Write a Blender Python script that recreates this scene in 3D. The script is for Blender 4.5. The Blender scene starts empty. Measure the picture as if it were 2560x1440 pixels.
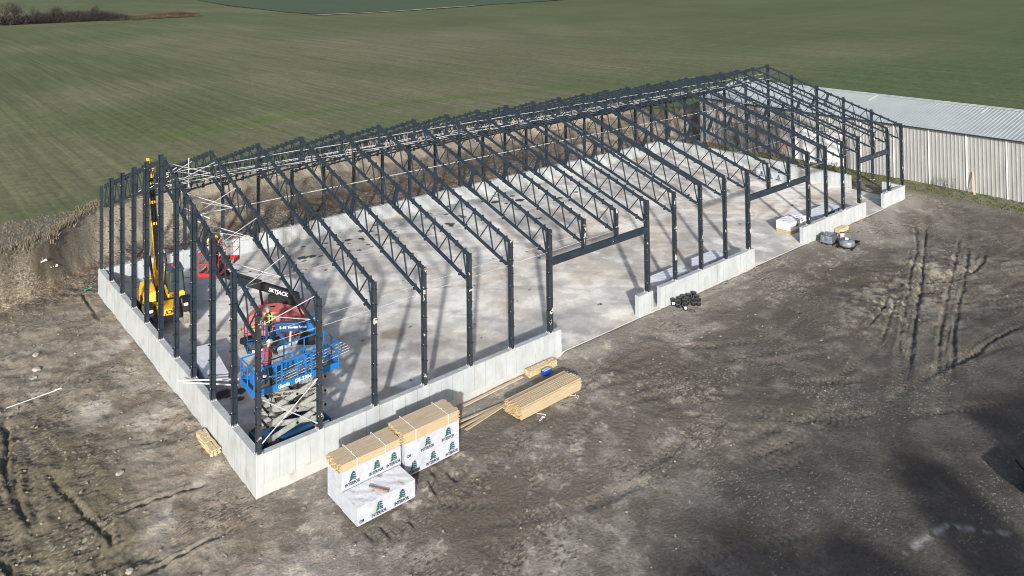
import bpy, bmesh, math, random
import numpy as np
from mathutils import Vector, Matrix
random.seed(7)
SC = bpy.context.scene
COL = SC.collection

# ------------------------------------------------------------------ camera
YAW, PITCH, ROLL = 0.87094772, -0.02502501, -0.01179577
cb, sb_ = math.cos(PITCH), math.sin(PITCH)
fw = Vector((math.cos(YAW)*cb, math.sin(YAW)*cb, -sb_))
rt = Vector((math.sin(YAW), -math.cos(YAW), 0))
up = rt.cross(fw)
r2 = rt*math.cos(ROLL) + up*math.sin(ROLL)
u2 = -rt*math.sin(ROLL) + up*math.cos(ROLL)
cd = bpy.data.cameras.new('camera')
cd.sensor_width = 36; cd.lens = 1947.648/2560*36
cd.shift_y = -(720+115.505)/2560
cd.clip_start = 0.5; cd.clip_end = 8000
cam = bpy.data.objects.new('camera', cd); COL.objects.link(cam)
m = Matrix((r2, u2, -fw)).transposed().to_4x4()
m.translation = Vector((-11.482, -28.499, 18.707))
cam.matrix_world = m
SC.camera = cam
SC.render.resolution_x, SC.render.resolution_y = 1024, 576

# ------------------------------------------------------------------ light
AZ, EL = math.radians(51.0), math.radians(18.9)   # the sun stands behind the camera, low; shadows run towards azimuth 51
toward = Vector((-math.cos(AZ)*math.cos(EL), -math.sin(AZ)*math.cos(EL), math.sin(EL)))
W = bpy.data.worlds.new('World'); SC.world = W; W.use_nodes = True
nt = W.node_tree
sky = nt.nodes.new('ShaderNodeTexSky'); sky.sky_type = 'NISHITA'; sky.sun_disc = False
sky.sun_elevation = EL
sky.sun_rotation = math.atan2(toward.x, toward.y)
sky.air_density = 0.8; sky.dust_density = 3.0; sky.ozone_density = 0.4
nt.links.new(sky.outputs[0], nt.nodes['Background'].inputs[0])
nt.nodes['Background'].inputs[1].default_value = 0.125
sd = bpy.data.lights.new('sun', 'SUN'); sd.energy = 4.3; sd.angle = math.radians(1.4)
sd.color = (1.0, 0.96, 0.90)
sun = bpy.data.objects.new('sun', sd); COL.objects.link(sun)
sun.rotation_euler = toward.to_track_quat('Z', 'Y').to_euler()
SC.view_settings.view_transform = 'Standard'; SC.view_settings.look = 'None'
SC.render.engine = 'CYCLES'; SC.cycles.filter_width = 1.05
SC.view_settings.exposure = 0.48; SC.view_settings.gamma = 1.0

# ------------------------------------------------------------------ helpers
def link(o, parent=None):
    COL.objects.link(o)
    if parent is not None: o.parent = parent
    return o
def tag(o, label=None, cat=None, group=None, kind=None):
    if label: o['label'] = label
    if cat: o['category'] = cat
    if group: o['group'] = group
    if kind: o['kind'] = kind
    return o
ORG = {}
def thing(name, label, cat, loc, group=None):
    o = bpy.data.objects.new(name, None); o.empty_display_size = 0.3
    link(o); o.location = loc; tag(o, label, cat, group); return o
def origin_of(p):
    v = Vector((0, 0, 0))
    while p is not None:
        v += p.location; p = p.parent
    return v
class MB:
    """collects shapes given in world coordinates; build() links them as one mesh"""
    def __init__(s): s.v = []; s.f = []; s.m = []; s.mi = 0
    def add(s, vs, fs):
        b = len(s.v); s.v += [tuple(v) for v in vs]
        s.f += [tuple(b+i for i in f) for f in fs]; s.m += [s.mi]*len(fs); return s
    def frame(s, c, ax, ay, az, sx, sy, sz):
        c = Vector(c); vs = []
        for k in (-.5, .5):
            for j in (-.5, .5):
                for i in (-.5, .5): vs.append(c+ax*(i*sx)+ay*(j*sy)+az*(k*sz))
        return s.add(vs, [(0,2,3,1),(4,5,7,6),(0,1,5,4),(2,6,7,3),(0,4,6,2),(1,3,7,5)])
    def box(s, c, size, yaw=0, pitch=0, roll=0):
        R = Matrix.Rotation(yaw, 3, 'Z') @ Matrix.Rotation(pitch, 3, 'Y') @ Matrix.Rotation(roll, 3, 'X')
        return s.frame(c, R.col[0], R.col[1], R.col[2], *size)
    def beam(s, p, q, w, h, upv=(0, 0, 1)):
        p, q = Vector(p), Vector(q); d = (q-p); L = d.length; d = d/L
        a = Vector(upv); side = d.cross(a)
        if side.length < 1e-4: side = d.cross(Vector((1, 0, 0)))
        side.normalize(); u = side.cross(d)
        return s.frame((p+q)/2, d, side, u, L, w, h)
    def tube(s, p, q, r, n=8, r2=None, caps=True):
        p, q = Vector(p), Vector(q); d = (q-p).normalized()
        a = Vector((0, 0, 1)) if abs(d.z) < .9 else Vector((1, 0, 0))
        x = d.cross(a).normalized(); y = d.cross(x); r2 = r if r2 is None else r2
        vs = [p+(x*math.cos(t)+y*math.sin(t))*r for t in [2*math.pi*i/n for i in range(n)]]
        vs += [q+(x*math.cos(t)+y*math.sin(t))*r2 for t in [2*math.pi*i/n for i in range(n)]]
        fs = [(i, (i+1) % n, n+(i+1) % n, n+i) for i in range(n)]
        if caps: fs += [tuple(range(n))[::-1], tuple(range(n, 2*n))]
        return s.add(vs, fs)
    def path(s, pts, r, n=6):
        for a, b in zip(pts, pts[1:]): s.tube(a, b, r, n)
        return s
    def lathe(s, c, axis, prof, n=20):
        """prof: (offset along axis, radius)"""
        c = Vector(c); d = Vector(axis).normalized()
        a = Vector((0, 0, 1)) if abs(d.z) < .9 else Vector((1, 0, 0))
        x = d.cross(a).normalized(); y = d.cross(x); vs = []
        for h, r in prof:
            for i in range(n):
                t = 2*math.pi*i/n; vs.append(c+d*h+(x*math.cos(t)+y*math.sin(t))*r)
        fs = []
        for k in range(len(prof)-1):
            for i in range(n):
                j = (i+1) % n; fs.append((k*n+i, k*n+j, (k+1)*n+j, (k+1)*n+i))
        fs += [tuple(range(n))[::-1], tuple(range((len(prof)-1)*n, len(prof)*n))]
        return s.add(vs, fs)
    def prism(s, poly, z0, z1):
        n = len(poly)
        vs = [(x, y, z0) for x, y in poly]+[(x, y, z1) for x, y in poly]
        return s.add(vs, [(i, (i+1) % n, n+(i+1) % n, n+i) for i in range(n)]+[tuple(range(n))[::-1], tuple(range(n, 2*n))])
    def hull_prism(s, a, b):
        """two matching rings of points"""
        n = len(a)
        return s.add(list(a)+list(b), [(i, (i+1) % n, n+(i+1) % n, n+i) for i in range(n)]+[tuple(range(n))[::-1], tuple(range(n, 2*n))])
    def build(s, name, mats, parent=None, bevel=0, smooth=False, seg=2, label=None):
        if not isinstance(mats, (list, tuple)): mats = [mats]
        me = bpy.data.meshes.new(name)
        o = origin_of(parent) if parent is not None else Vector((0, 0, 0))
        vs = [(v[0]-o.x, v[1]-o.y, v[2]-o.z) for v in s.v]
        me.from_pydata(vs, [], s.f)
        for mt in mats: me.materials.append(mt)
        if len(mats) > 1: me.polygons.foreach_set('material_index', s.m)
        bm = bmesh.new(); bm.from_mesh(me)
        bmesh.ops.recalc_face_normals(bm, faces=bm.faces)
        if bevel:
            es = [e for e in bm.edges if len(e.link_faces) == 2 and e.calc_face_angle(0) > .5]
            bmesh.ops.bevel(bm, geom=es, offset=bevel, segments=seg, affect='EDGES', profile=.6, clamp_overlap=True)
        bm.to_mesh(me); bm.free()
        if smooth: me.polygons.foreach_set('use_smooth', [True]*len(me.polygons))
        ob = bpy.data.objects.new(name, me); link(ob, parent)
        if label: ob['label'] = label
        return ob

def lin(c): return tuple(c)+(1,) if len(c) == 3 else c
def mat(name, c1, c2=None, scale=3.0, rough=.7, bump=0, bscale=40, metal=0, detail=6, contrast=(.35, .65),
        c3=None, s3=1.0, t3=(.55, .62), stretch=(1, 1, 1), spec=.5, coord='Object', rough2=None):
    M = bpy.data.materials.new(name); M.use_nodes = True; t = M.node_tree; N = t.nodes; L = t.links
    b = N['Principled BSDF']; b.inputs['Roughness'].default_value = rough; b.inputs['Metallic'].default_value = metal
    b.inputs['Specular IOR Level'].default_value = spec
    b.inputs['Base Color'].default_value = lin(c1)
    tc = N.new('ShaderNodeTexCoord'); mp = N.new('ShaderNodeMapping'); mp.inputs['Scale'].default_value = stretch
    L.new(tc.outputs[coord], mp.inputs[0]); last = None
    if c2 is not None:
        n = N.new('ShaderNodeTexNoise'); n.inputs['Scale'].default_value = scale; n.inputs['Detail'].default_value = detail
        n.inputs['Roughness'].default_value = .6
        L.new(mp.outputs[0], n.inputs['Vector'])
        r = N.new('ShaderNodeValToRGB'); r.color_ramp.elements[0].position, r.color_ramp.elements[1].position = contrast
        r.color_ramp.elements[0].color = lin(c1); r.color_ramp.elements[1].color = lin(c2)
        L.new(n.outputs['Fac'], r.inputs[0]); last = r.outputs[0]
        if rough2 is not None:
            mr = N.new('ShaderNodeMapRange'); mr.inputs[1].default_value, mr.inputs[2].default_value = contrast
            mr.inputs[3].default_value, mr.inputs[4].default_value = rough, rough2
            L.new(n.outputs['Fac'], mr.inputs[0]); L.new(mr.outputs[0], b.inputs['Roughness'])
    if c3 is not None:
        n3 = N.new('ShaderNodeTexNoise'); n3.inputs['Scale'].default_value = s3; n3.inputs['Detail'].default_value = 8
        L.new(mp.outputs[0], n3.inputs['Vector'])
        r3 = N.new('ShaderNodeValToRGB'); r3.color_ramp.elements[0].position, r3.color_ramp.elements[1].position = t3
        L.new(n3.outputs['Fac'], r3.inputs[0])
        mx = N.new('ShaderNodeMix'); mx.data_type = 'RGBA'
        L.new(r3.outputs[0], mx.inputs[0])
        if last: L.new(last, mx.inputs[6])
        else: mx.inputs[6].default_value = lin(c1)
        mx.inputs[7].default_value = lin(c3); last = mx.outputs[2]
    if last: L.new(last, b.inputs['Base Color'])
    if bump:
        nb = N.new('ShaderNodeTexNoise'); nb.inputs['Scale'].default_value = bscale; nb.inputs['Detail'].default_value = 4
        L.new(mp.outputs[0], nb.inputs['Vector'])
        bp = N.new('ShaderNodeBump'); bp.inputs['Strength'].default_value = bump; bp.inputs['Distance'].default_value = .02
        L.new(nb.outputs['Fac'], bp.inputs['Height']); L.new(bp.outputs[0], b.inputs['Normal'])
    return M

M = {}
M['steel'] = mat('dark_steel', (.014, .023, .035), (.024, .035, .050), scale=2.2, rough=.42, c3=(.16, .17, .18), s3=5, t3=(.72, .78))
M['steel_worn'] = mat('worn_steel', (.020, .024, .031), (.032, .038, .047), scale=2, rough=.45, c3=(.50, .48, .44), s3=2.6, t3=(.61, .635), stretch=(1, 1, .8))
M['zinc'] = mat('zinc_pipe', (.52, .55, .58), (.66, .68, .70), scale=6, rough=.38, metal=.25)
M['bolt'] = mat('bolt_zinc', (.55, .55, .54), rough=.4, metal=.2)
M['conc'] = mat('wall_concrete', (.44, .445, .44), (.53, .53, .52), scale=1.3, rough=.85, c3=(.37, .37, .36), s3=1.2, t3=(.58, .72), stretch=(1, 1, .45), bump=.25, bscale=30)
M['yellow'] = mat('yellow_paint', (.80, .47, .012), (.72, .41, .02), scale=4, rough=.35, c3=(.30, .21, .09), s3=3, t3=(.54, .75))
M['black'] = mat('black_paint', (.007, .008, .011), (.016, .017, .020), scale=5, rough=.55, spec=.3)
M['rubber'] = mat('tyre_rubber', (.035, .034, .032), (.12, .105, .085), scale=6, rough=.9)
M['mudtyre'] = mat('muddy_tyre', (.22, .20, .17), (.35, .32, .28), scale=9, rough=.95)
M['rimgrey'] = mat('rim_grey', (.35, .35, .34), rough=.6)
M['glass'] = mat('cab_glass', (.03, .06, .06), rough=.08, spec=.8)
M['red'] = mat('faded_red_paint', (.38, .085, .085), (.46, .13, .13), scale=2, rough=.55, c3=(.50, .21, .20), s3=2.5, t3=(.5, .7))
M['redb'] = mat('red_paint', (.50, .015, .02), (.40, .02, .02), scale=5, rough=.4)
M['blue'] = mat('blue_paint', (.010, .15, .46), (.012, .12, .36), scale=4, rough=.35)
M['dblue'] = mat('dark_blue_paint', (.008, .07, .19), (.01, .055, .15), scale=4, rough=.4)
M['grey'] = mat('machine_grey', (.33, .35, .34), (.24, .25, .24), scale=5, rough=.5, c3=(.12, .11, .10), s3=4, t3=(.56, .70))
M['silver'] = mat('pale_grey_cover', (.38, .42, .46), (.30, .34, .38), scale=2, rough=.4, c3=(.2, .2, .2), s3=2, t3=(.7, .75))
M['deck'] = mat('deck_plate', (.13, .13, .12), (.22, .20, .17), scale=7, rough=.7)
M['white'] = mat('white_paint', (.78, .78, .78), rough=.5)
M['textwhite'] = mat('lettering_white', (.8, .8, .8), rough=.5)
M['textblack'] = mat('lettering_black', (.02, .02, .025), rough=.5)
M['textnavy'] = mat('lettering_navy', (.012, .018, .04), rough=.6)
M['lgreen'] = mat('print_green', (.006, .06, .03), (.015, .12, .04), scale=3, rough=.6)
M['lblue'] = mat('print_blue', (.006, .04, .12), (.012, .08, .20), scale=3, rough=.6)
M['dgreen'] = mat('wrap_green', (.008, .08, .035), (.02, .13, .06), scale=5, rough=.5)
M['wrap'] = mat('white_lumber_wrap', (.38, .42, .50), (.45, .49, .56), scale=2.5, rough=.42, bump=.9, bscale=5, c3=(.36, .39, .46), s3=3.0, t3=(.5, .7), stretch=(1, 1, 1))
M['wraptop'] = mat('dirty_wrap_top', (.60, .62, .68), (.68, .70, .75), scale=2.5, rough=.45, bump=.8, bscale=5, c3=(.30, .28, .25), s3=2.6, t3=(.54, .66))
M['wrapbright'] = mat('bright_white_wrap', (.62, .64, .70), (.70, .72, .77), scale=2, rough=.4, bump=1, bscale=4)  # pack tops painted lighter than the sides, imitating bright light on them
M['strap'] = mat('white_strap', (.8, .8, .8), rough=.5)
M['straw'] = mat('pale_wood_block', (.42, .34, .20), (.52, .44, .28), scale=8, rough=.85, bump=.3)
M['bluebox'] = mat('blue_plastic', (.01, .05, .32), rough=.35)
M['pail'] = mat('black_plastic', (.012, .012, .014), (.02, .02, .022), rough=.3)
M['plastic'] = mat('grey_stretch_film', (.07, .085, .10), (.20, .235, .27), scale=4, rough=.25, bump=.8, bscale=8)
M['blockgrey'] = mat('dark_grey_block', (.07, .085, .10), (.10, .12, .14), rough=.5)
M['tarp'] = mat('white_tarp', (.72, .76, .80), (.62, .66, .72), scale=1.0, rough=.5, bump=.5, bscale=1.2)
M['frost'] = mat('pale_dust', (.5, .5, .5), rough=.9)

def wood_mat(name, a, b, dark):
    Mx = mat(name, a, b, scale=1.0, rough=.8, stretch=(1.2, 26, 26), contrast=(.3, .7), c3=dark, s3=1.5, t3=(.56, .8), bump=.3, bscale=3)
    return Mx
M['lumber'] = wood_mat('spruce_lumber', (.37, .29, .18), (.47, .385, .26), (.30, .245, .17))
M['lumbertop'] = wood_mat('weathered_lumber', (.40, .32, .22), (.56, .47, .34), (.30, .25, .19))
M['endgrain'] = mat('lumber_ends', (.48, .36, .18), (.34, .24, .11), scale=14, rough=.85, contrast=(.4, .6), bump=.5, bscale=25)
M['oldboard'] = mat('brown_board', (.16, .10, .07), (.22, .15, .11), scale=5, rough=.9)

# ------------------------------------------------------------------ numpy noise
def _h(i, j, s):
    n = (i*374761393 + j*668265263 + s*974634777) & 0x7fffffff
    n = ((n ^ (n >> 13))*1274126177) & 0x7fffffff
    return ((n ^ (n >> 16)) & 0xffff)/65535.0
def vn(x, y, s):
    xi = np.floor(x).astype(np.int64); yi = np.floor(y).astype(np.int64)
    fx = x-xi; fy = y-yi; fx = fx*fx*(3-2*fx); fy = fy*fy*(3-2*fy)
    a = _h(xi, yi, s); b = _h(xi+1, yi, s); c = _h(xi, yi+1, s); d = _h(xi+1, yi+1, s)
    return (a*(1-fx)+b*fx)*(1-fy)+(c*(1-fx)+d*fx)*fy
def fbm(x, y, sc, s=1, o=5, g=.5):
    t = 0; a = 1; n = 0; f = 1/sc
    for k in range(o):
        t = t+a*vn(x*f+17.3*k, y*f-9.1*k, s+k); n += a; a *= g; f *= 2.03
    return t/n
def sst(e0, e1, x):
    t = np.clip((x-e0)/(e1-e0), 0, 1); return t*t*(3-2*t)

# ------------------------------------------------------------------ terrain
BX, BY = 53.68, 24.06           # building lines
BX0 = -.15
def bank_t(x, y):
    yb = np.interp(x, [-40, -6, -3, 0, 6, 13, 20, 30, 45, 56, 62, 70], [24.6, 25.2, 26.0, 27.6, 29.0, 30.0, 30.4, 30.6, 30.5, 28.5, 27, 25])
    yt = np.interp(x, [-40, -6, -4.9, -2.2, 1.5, 6.7, 17, 30, 37.5, 45.5, 53, 60, 70], [25.5, 26.2, 26.8, 28.4, 33.5, 36, 37.7, 42, 45, 41.6, 36, 32, 27])
    yb = yb+(fbm(x, y*0+3, 3., 71, 3)-.5)*1.6
    yt = yt+(fbm(x, y*0+8, 2.5, 75, 3)-.5)*1.2
    yt = np.maximum(yt, yb+.8)
    t = sst(0, 1, (y-yb)/(yt-yb))
    return np.maximum(t, sst(77, 84, x))
RUTS = {
'track': [[[52,-2.6],[48.9,-3.6],[42.3,-6.4],[37.8,-7.8],[31,-10.1],[26,-11.9],[21.5,-13.4]],[[51,-5.6],[48.3,-6.6],[41,-8.9],[35.7,-10.3],[31,-11.9],[26.9,-13.3],[22.5,-14.9]],[[34.5,-6.6],[37.3,-7.8],[39.9,-9.3],[43.5,-9.2],[46.5,-8.0],[49,-6.0]],[[38,-8.0],[41.2,-9.6],[44.9,-10.0],[50,-9.9],[56,-8.5]],[[42,-13.9],[36.6,-13.6],[33.8,-13.1],[29.8,-13.0],[25.5,-12.3]],[[41,-15.5],[34.2,-14.5],[32.3,-13.6],[28,-12.9]],[[50,-12.5],[43,-11.8],[37,-10.6]]],
'deep': [[[48.9,-3.7],[42.12,-6.35],[37.89,-7.9],[30.51,-10.5],[26.18,-12.1]],[[48.6,-3.0],[42.6,-5.8],[37.6,-7.3],[31,-9.7],[27.0,-11.2]],[[48.26,-6.28],[40.92,-8.6],[35.78,-10.0],[31.02,-11.6],[27.01,-13.0]],[[46,-7.6],[40.6,-9.4],[35.4,-10.8],[30.84,-12.3],[27.05,-13.7]],[[37.08,-7.27],[37.85,-8.53],[39.85,-9.6],[43.46,-9.5],[45.87,-8.58]],[[34.9,-7.2],[34.26,-7.49],[32.26,-8.22],[30.07,-8.58],[28.5,-8.6]],[[34.2,-8.0],[33.19,-8.35],[31.25,-8.99],[29.17,-9.62],[27.5,-9.9]],[[36.56,-13.9],[33.76,-13.4],[29.82,-13.3],[27.6,-12.9]]],
'tread': [[[30.54,-8.36],[26.77,-8.08],[23.66,-7.01],[21.69,-5.81]],[[25.28,-8.44],[22.91,-7.67],[21.14,-6.62]],[[36.2,-0.96],[31.08,-0.95],[27.23,-0.9],[24.49,-0.9]],[[33.23,-3.42],[28.82,-2.64],[24.87,-2.66]],[[38.84,-13.03],[38.23,-11.41],[38.53,-9.38]],[[42.69,-11.88],[38.71,-11.46]],[[29.47,-9.89],[23.67,-10.08],[20.14,-9.7]],[[14.75,-10.92],[16.98,-11.19],[18.95,-11.65]],[[14.5,-11.34],[16.63,-11.57]],[[13.51,-6.69],[13.48,-7.77],[12.65,-9.41]],[[15.22,-7.42],[14.95,-9.41]],[[10.5,-6.2],[9.14,-8.17],[7.27,-9.23]],[[8.5,-5.13],[7.72,-6.92]],[[4.62,-6.92],[5.02,-8.94]],[[27.6,-12.58],[30.83,-13.35],[33.99,-14.47]],[[21.09,-8.75],[23.6,-10.5],[25.41,-11.14]],[[14.2,-10.5],[16.6,-10.8],[18.4,-11.2]],[[15,-11.8],[17.2,-12.0]],
 [[-5.16,24.03],[-3.16,24.38],[-0.9,24.0]],[[-5.51,21.12],[-4.3,21.94],[-2.22,22.81]],[[-5.86,15.47],[-6.49,11.64],[-6.77,7.25]],[[-5.98,10.03],[-6.35,4.78],[-6.77,1.31]],[[-7.29,6.17],[-7.19,3.11],[-7.28,0.86]],[[-4.98,9.92],[-5.46,5.48],[-5.18,1.61]],[[-6.49,10.48],[-6.5,6.39],[-6.4,1.46]],[[-5.5,22.4],[-4.3,22.9],[-2.2,23.6]],[[-5.9,5],[-5.6,2],[-4.9,-.5],[-4.4,-2.4]],
 [[0,25.6],[8,26.4],[20,26.9],[34,27.2],[48,26.4]],[[1,27.2],[9,28],[21,28.6],[36,28.8]]],
'deepL': [[[-5.74,7.0],[-5.47,4.73],[-5.0,2.49],[-4.71,0.7]],[[-4.62,1.9],[-4.81,0.54]],[[-4.87,-1.23],[-3.49,-1.07],[-1.34,-0.96]],[[-4.52,2.35],[-2.8,2.26],[-1.03,1.92]],[[-6.36,12.75],[-6.58,9.81],[-7.07,6.89]],[[-0.88,25.43],[-0.9,22.25],[-.9,19.5]],[[-7.71,2.59],[-7.57,1.11]],[[-6.66,8.13],[-6.79,4.32]],[[-6.9,9.38],[-6.91,5.26],[-6.64,2.88]]],
'skid': [[[3.48,-4.3],[3.45,-5.39]],[[2.56,-4.22],[2.52,-5.34]],[[1.99,-4.12],[1.96,-5.1]],[[5.23,-3.3],[4.89,-4.51]],[[6.07,-3.26],[5.99,-4.36]],[[5.68,-2.82],[5.43,-3.72]],[[4.03,-3.56],[4.02,-4.12]]]}
_r = random.Random(12)
for k in range(96):
    if k < 40:
        x0, y0 = _r.uniform(3, 40), _r.uniform(-13, -2.2); a = _r.gauss(-.25, .45); L = _r.uniform(2, 8)
    elif k < 66:
        x0, y0 = _r.uniform(27, 46), _r.uniform(-14, -6); a = _r.gauss(.3, .8); L = _r.uniform(3, 9)
    else:
        x0, y0 = _r.gauss(-5.8, 1.3), _r.uniform(-2, 15); a = _r.gauss(-1.3, .5); L = _r.uniform(2, 6)
    c = _r.uniform(-.12, .12); pl = [[x0, y0]]
    for i in range(4): a += c; pl.append([pl[-1][0]+math.cos(a)*L/4, pl[-1][1]+math.sin(a)*L/4])
    if all((p[1] < -1.0) or p[0] < -1 for p in pl): RUTS['tread'].append(pl)
RP = {'track': (.34, .07, 1), 'deep': (.11, .085, 0), 'tread': (.24, .045, 1), 'deepL': (.12, .12, 0), 'skid': (.07, .09, 0)}
def axis(spec):
    out = [spec[0][0]]
    for a, b, s in spec:
        n = max(1, int(round((b-a)/s))); out += list(np.linspace(a, b, n+1)[1:])
    s = spec[-1][2]; v = out[-1]
    while v < 4000: s *= 1.13; v += s; out.append(v)
    s = spec[0][2]; v = out[0]; lo = []
    while v > -3000: s *= 1.2; v -= s; lo.append(v)
    return np.array(lo[::-1]+out)
gx = axis([(-15, 26, .09), (26, 64, .15), (64, 110, .5)])
gy = axis([(-19.5, 8, .09), (8, 48, .16), (48, 85, .5)])
X, Y = np.meshgrid(gx, gy)
T = bank_t(X, Y)
inside = (X > 0) & (X < BX) & (Y > 0) & (Y < BY)
# base level round the building
right = np.interp(X, [-6, 0, 6, 14, 20, 40, 60], [-.5, -.43, -.33, -.2, -.08, -.05, -.02])
left = np.interp(Y, [-2, 4, 12, 20, 25], [-.45, -.32, -.3, -.38, -.45])
wl = sst(2.0, -1.0, X)*sst(-1.5, 1, Y)
Z = right*(1-wl)+left*wl
Z = Z-.18*sst(-1, -14, Y)*sst(6, 20, X)
beyond = sst(23, 26, Y)
Z = Z*(1-beyond)+(-.35)*beyond
lump = fbm(X, Y, 1.6, 5, 5)-.5
clod = fbm(X, Y, .42, 11, 5, .72)-.5
rough_amt = .35+.65*sst(2, -1, X)+.8*sst(23.5, 25, Y)*(1-T)+.5*sst(.45, .62, fbm(X, Y, 7, 31, 3))
smooth_r = sst(-8, -14, Y)*sst(-2, 6, X)
rough_amt = np.clip(rough_amt*(1-.7*smooth_r), .12, 1.6)+1.3*np.exp(-((X-37)/6)**2-((Y+9.2)/3.2)**2)+.7*np.exp(-((X-46)/5)**2-((Y+9)/3)**2)+.7*sst(-3.5, -5.5, X)*sst(17, 12, Y)
Z = Z+lump*.16*rough_amt+clod*.14*rough_amt+(fbm(X, Y, .9, 15, 4, .7)-.5)*.30*sst(23.8, 25.5, Y)*(1-T)
Z += (fbm(X, Y, 4.5, 21, 2)-.5)*.12
# small spoil heaps and torn-up clods by the long wall
for cx, cy, r, h in [(51.5, 30.5, 3.0, 1.0), (47.5, 30.0, 2.4, .8), (40, 29.5, 2.5, .45), (3, 28, 2, .5), (10, 27.6, 2.2, .4), (56.5, 24, 2, .35), (33, 30.5, 3, .5), (43.5, -9.2, 4, .18), (40.0, -7.4, 3, .2), (32, -8.2, 2.2, .14)]:
    d2 = ((X-cx)**2+(Y-cy)**2)/r**2
    Z += h*np.exp(-d2*1.6)*(.75+.7*(fbm(X, Y, .9, 44, 4)))
for cx in np.arange(2, 55, 2.3):
    cy = 26.5+2.2*math.sin(cx*1.9); Z += .28*np.exp(-(((X-cx)/.9)**2+((Y-cy)/.6)**2))
# level things out under the wall edges at the door openings
open_m = np.zeros_like(X)
for a, b in [(15.6, 21.1), (32.3, 37.9), (47.3, 50.2)]:
    open_m = np.maximum(open_m, sst(a-.6, a, X)*sst(b+.6, b, X)*sst(-1.6, -.3, Y)*(Y < 1))
Z = Z*(1-open_m)+(-.03)*open_m
DARK = np.zeros_like(X); LITE = np.zeros_like(X)
for kind, lst in RUTS.items():
    w, dep, tr = RP[kind]
    for pl in lst:
        if len(pl) > 2:      # smooth the polyline
            q = np.array(pl); q0 = q
            for _ in range(2):
                n = [q[0]]
                for a, b in zip(q, q[1:]): n += [a*.75+b*.25, a*.25+b*.75]
                n.append(q[-1]); q = np.array(n)
            pl = q
        else:
            pl = np.array(pl)
        s0 = 0
        xm, xM = pl[:, 0].min()-1, pl[:, 0].max()+1; ym, yM = pl[:, 1].min()-1, pl[:, 1].max()+1
        ix = np.where((gx > xm) & (gx < xM))[0]; iy = np.where((gy > ym) & (gy < yM))[0]
        if len(ix) == 0 or len(iy) == 0: continue
        sl = np.s_[iy[0]:iy[-1]+1, ix[0]:ix[-1]+1]
        xs, ys = X[sl], Y[sl]; best = np.full(xs.shape, 9.); S = np.zeros(xs.shape); sgn = np.zeros(xs.shape)
        tot = sum(np.linalg.norm(b-a) for a, b in zip(pl, pl[1:]))
        wob = (fbm(xs, ys, .6, 90, 3)-.5)*.22
        for a, b in zip(pl, pl[1:]):
            d = b-a; L = np.linalg.norm(d); d = d/L
            px, py = xs-a[0], ys-a[1]; al = np.clip(px*d[0]+py*d[1], 0, L)
            dx, dy = px-al*d[0], py-al*d[1]; D = np.hypot(dx, dy); mk = D < best
            best[mk] = D[mk]; S[mk] = (al+s0)[mk]; sgn[mk] = (dx*d[1]-dy*d[0])[mk]; s0 += L
        fl = min(2.2, tot*.3); fade = sst(0, fl, S)*sst(0, fl, tot-S)
        var = .35+1.1*fbm(xs, ys, 1.7, 61, 3)
        bb = np.abs(best+wob)
        core = np.exp(-(bb/(w*(.6+.9*fbm(xs, ys, 1.1, 67, 3))))**4)*fade*var
        rim = (np.exp(-((bb-w*1.45)/(w*.45))**2))*fade*var
        if tr:
            tread = np.sin(2*np.pi*(S+np.abs(sgn)*.8)/.30)
            for off in (0,):
                Z[sl] += -dep*core*.55+core*.026*tread+rim*dep*.14
            DARK[sl] = np.maximum(DARK[sl], core*.25); LITE[sl] = np.maximum(LITE[sl], core*.22*(tread > .2))
        else:
            Z[sl] += -dep*core+rim*dep*.55+core*.0
            DARK[sl] = np.maximum(DARK[sl], np.minimum(core, 1)*.75)
Zf = Z*(1-T)+(2.5+(fbm(X, Y, 30, 3, 3)-.5)*.5+(fbm(X, Y, .5, 8, 3)-.5)*.05)*T
Zf += np.where((T > .02) & (T < .98), (fbm(X*1.0, Y*.45, .8, 9, 4)-.5)*.22, 0)
Z = Zf
Z[inside] = -.6
in_edge = (X > -.14) & (X < BX+.14) & (Y > -.14) & (Y < BY+.14)
Z[in_edge & ~inside] = np.minimum(Z[in_edge & ~inside], -.3)
Z[(X > 60.3) & (X < 76) & (Y > -14) & (Y < 24)] = -.3

def mixc(a, b, t): t = t[..., None]; return a*(1-t)+b*t
C = lambda *a: np.array(a, float)
f1 = fbm(X, Y, 6, 101, 5); f2 = fbm(X, Y, 1.1, 111, 5, .62); f3 = fbm(X*.5+Y*.35, Y*1.6-X, 2.2, 121, 5); f4 = fbm(X, Y, .30, 131, 3, .7)
col = np.zeros(X.shape+(3,)); col[:] = C(.155, .134, .110)
col = mixc(col, C(.30, .275, .24), sst(.50, .66, .4*f1+.6*f2)*.85)
col = mixc(col, C(.12, .094, .072), sst(.52, .36, f1)*.7)
dry = sst(-3.2, -.4, Y+(f1-.5)*4)*sst(0, 2, X+1)
col = mixc(col, C(.30, .28, .245), np.clip(dry, 0, 1)*.75*(.35+.9*f3)*(Y < 2))
rgt = sst(30, 50, X)*sst(-9, -3, Y)*(Y < 3); col = mixc(col, C(.33, .31, .275), rgt*.8*sst(.3, .7, f3))
speck = sst(.60, .70, f4)*sst(.46, .60, f2); col = mixc(col, C(.48, .44, .36), speck*.65)
# smooth yard at the lower right; soft tree shade and vignette painted darker
yard = np.maximum(sst(-6.5, -13, Y)*sst(4, 12, X), sst(14, 22, X)*sst(-2.5, -5.5, Y+(f1-.5)*5)*.8); col = mixc(col, C(.080, .073, .062)*(1+.7*(f3-.5)+.5*(f2-.5))[..., None], yard*.8)
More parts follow.
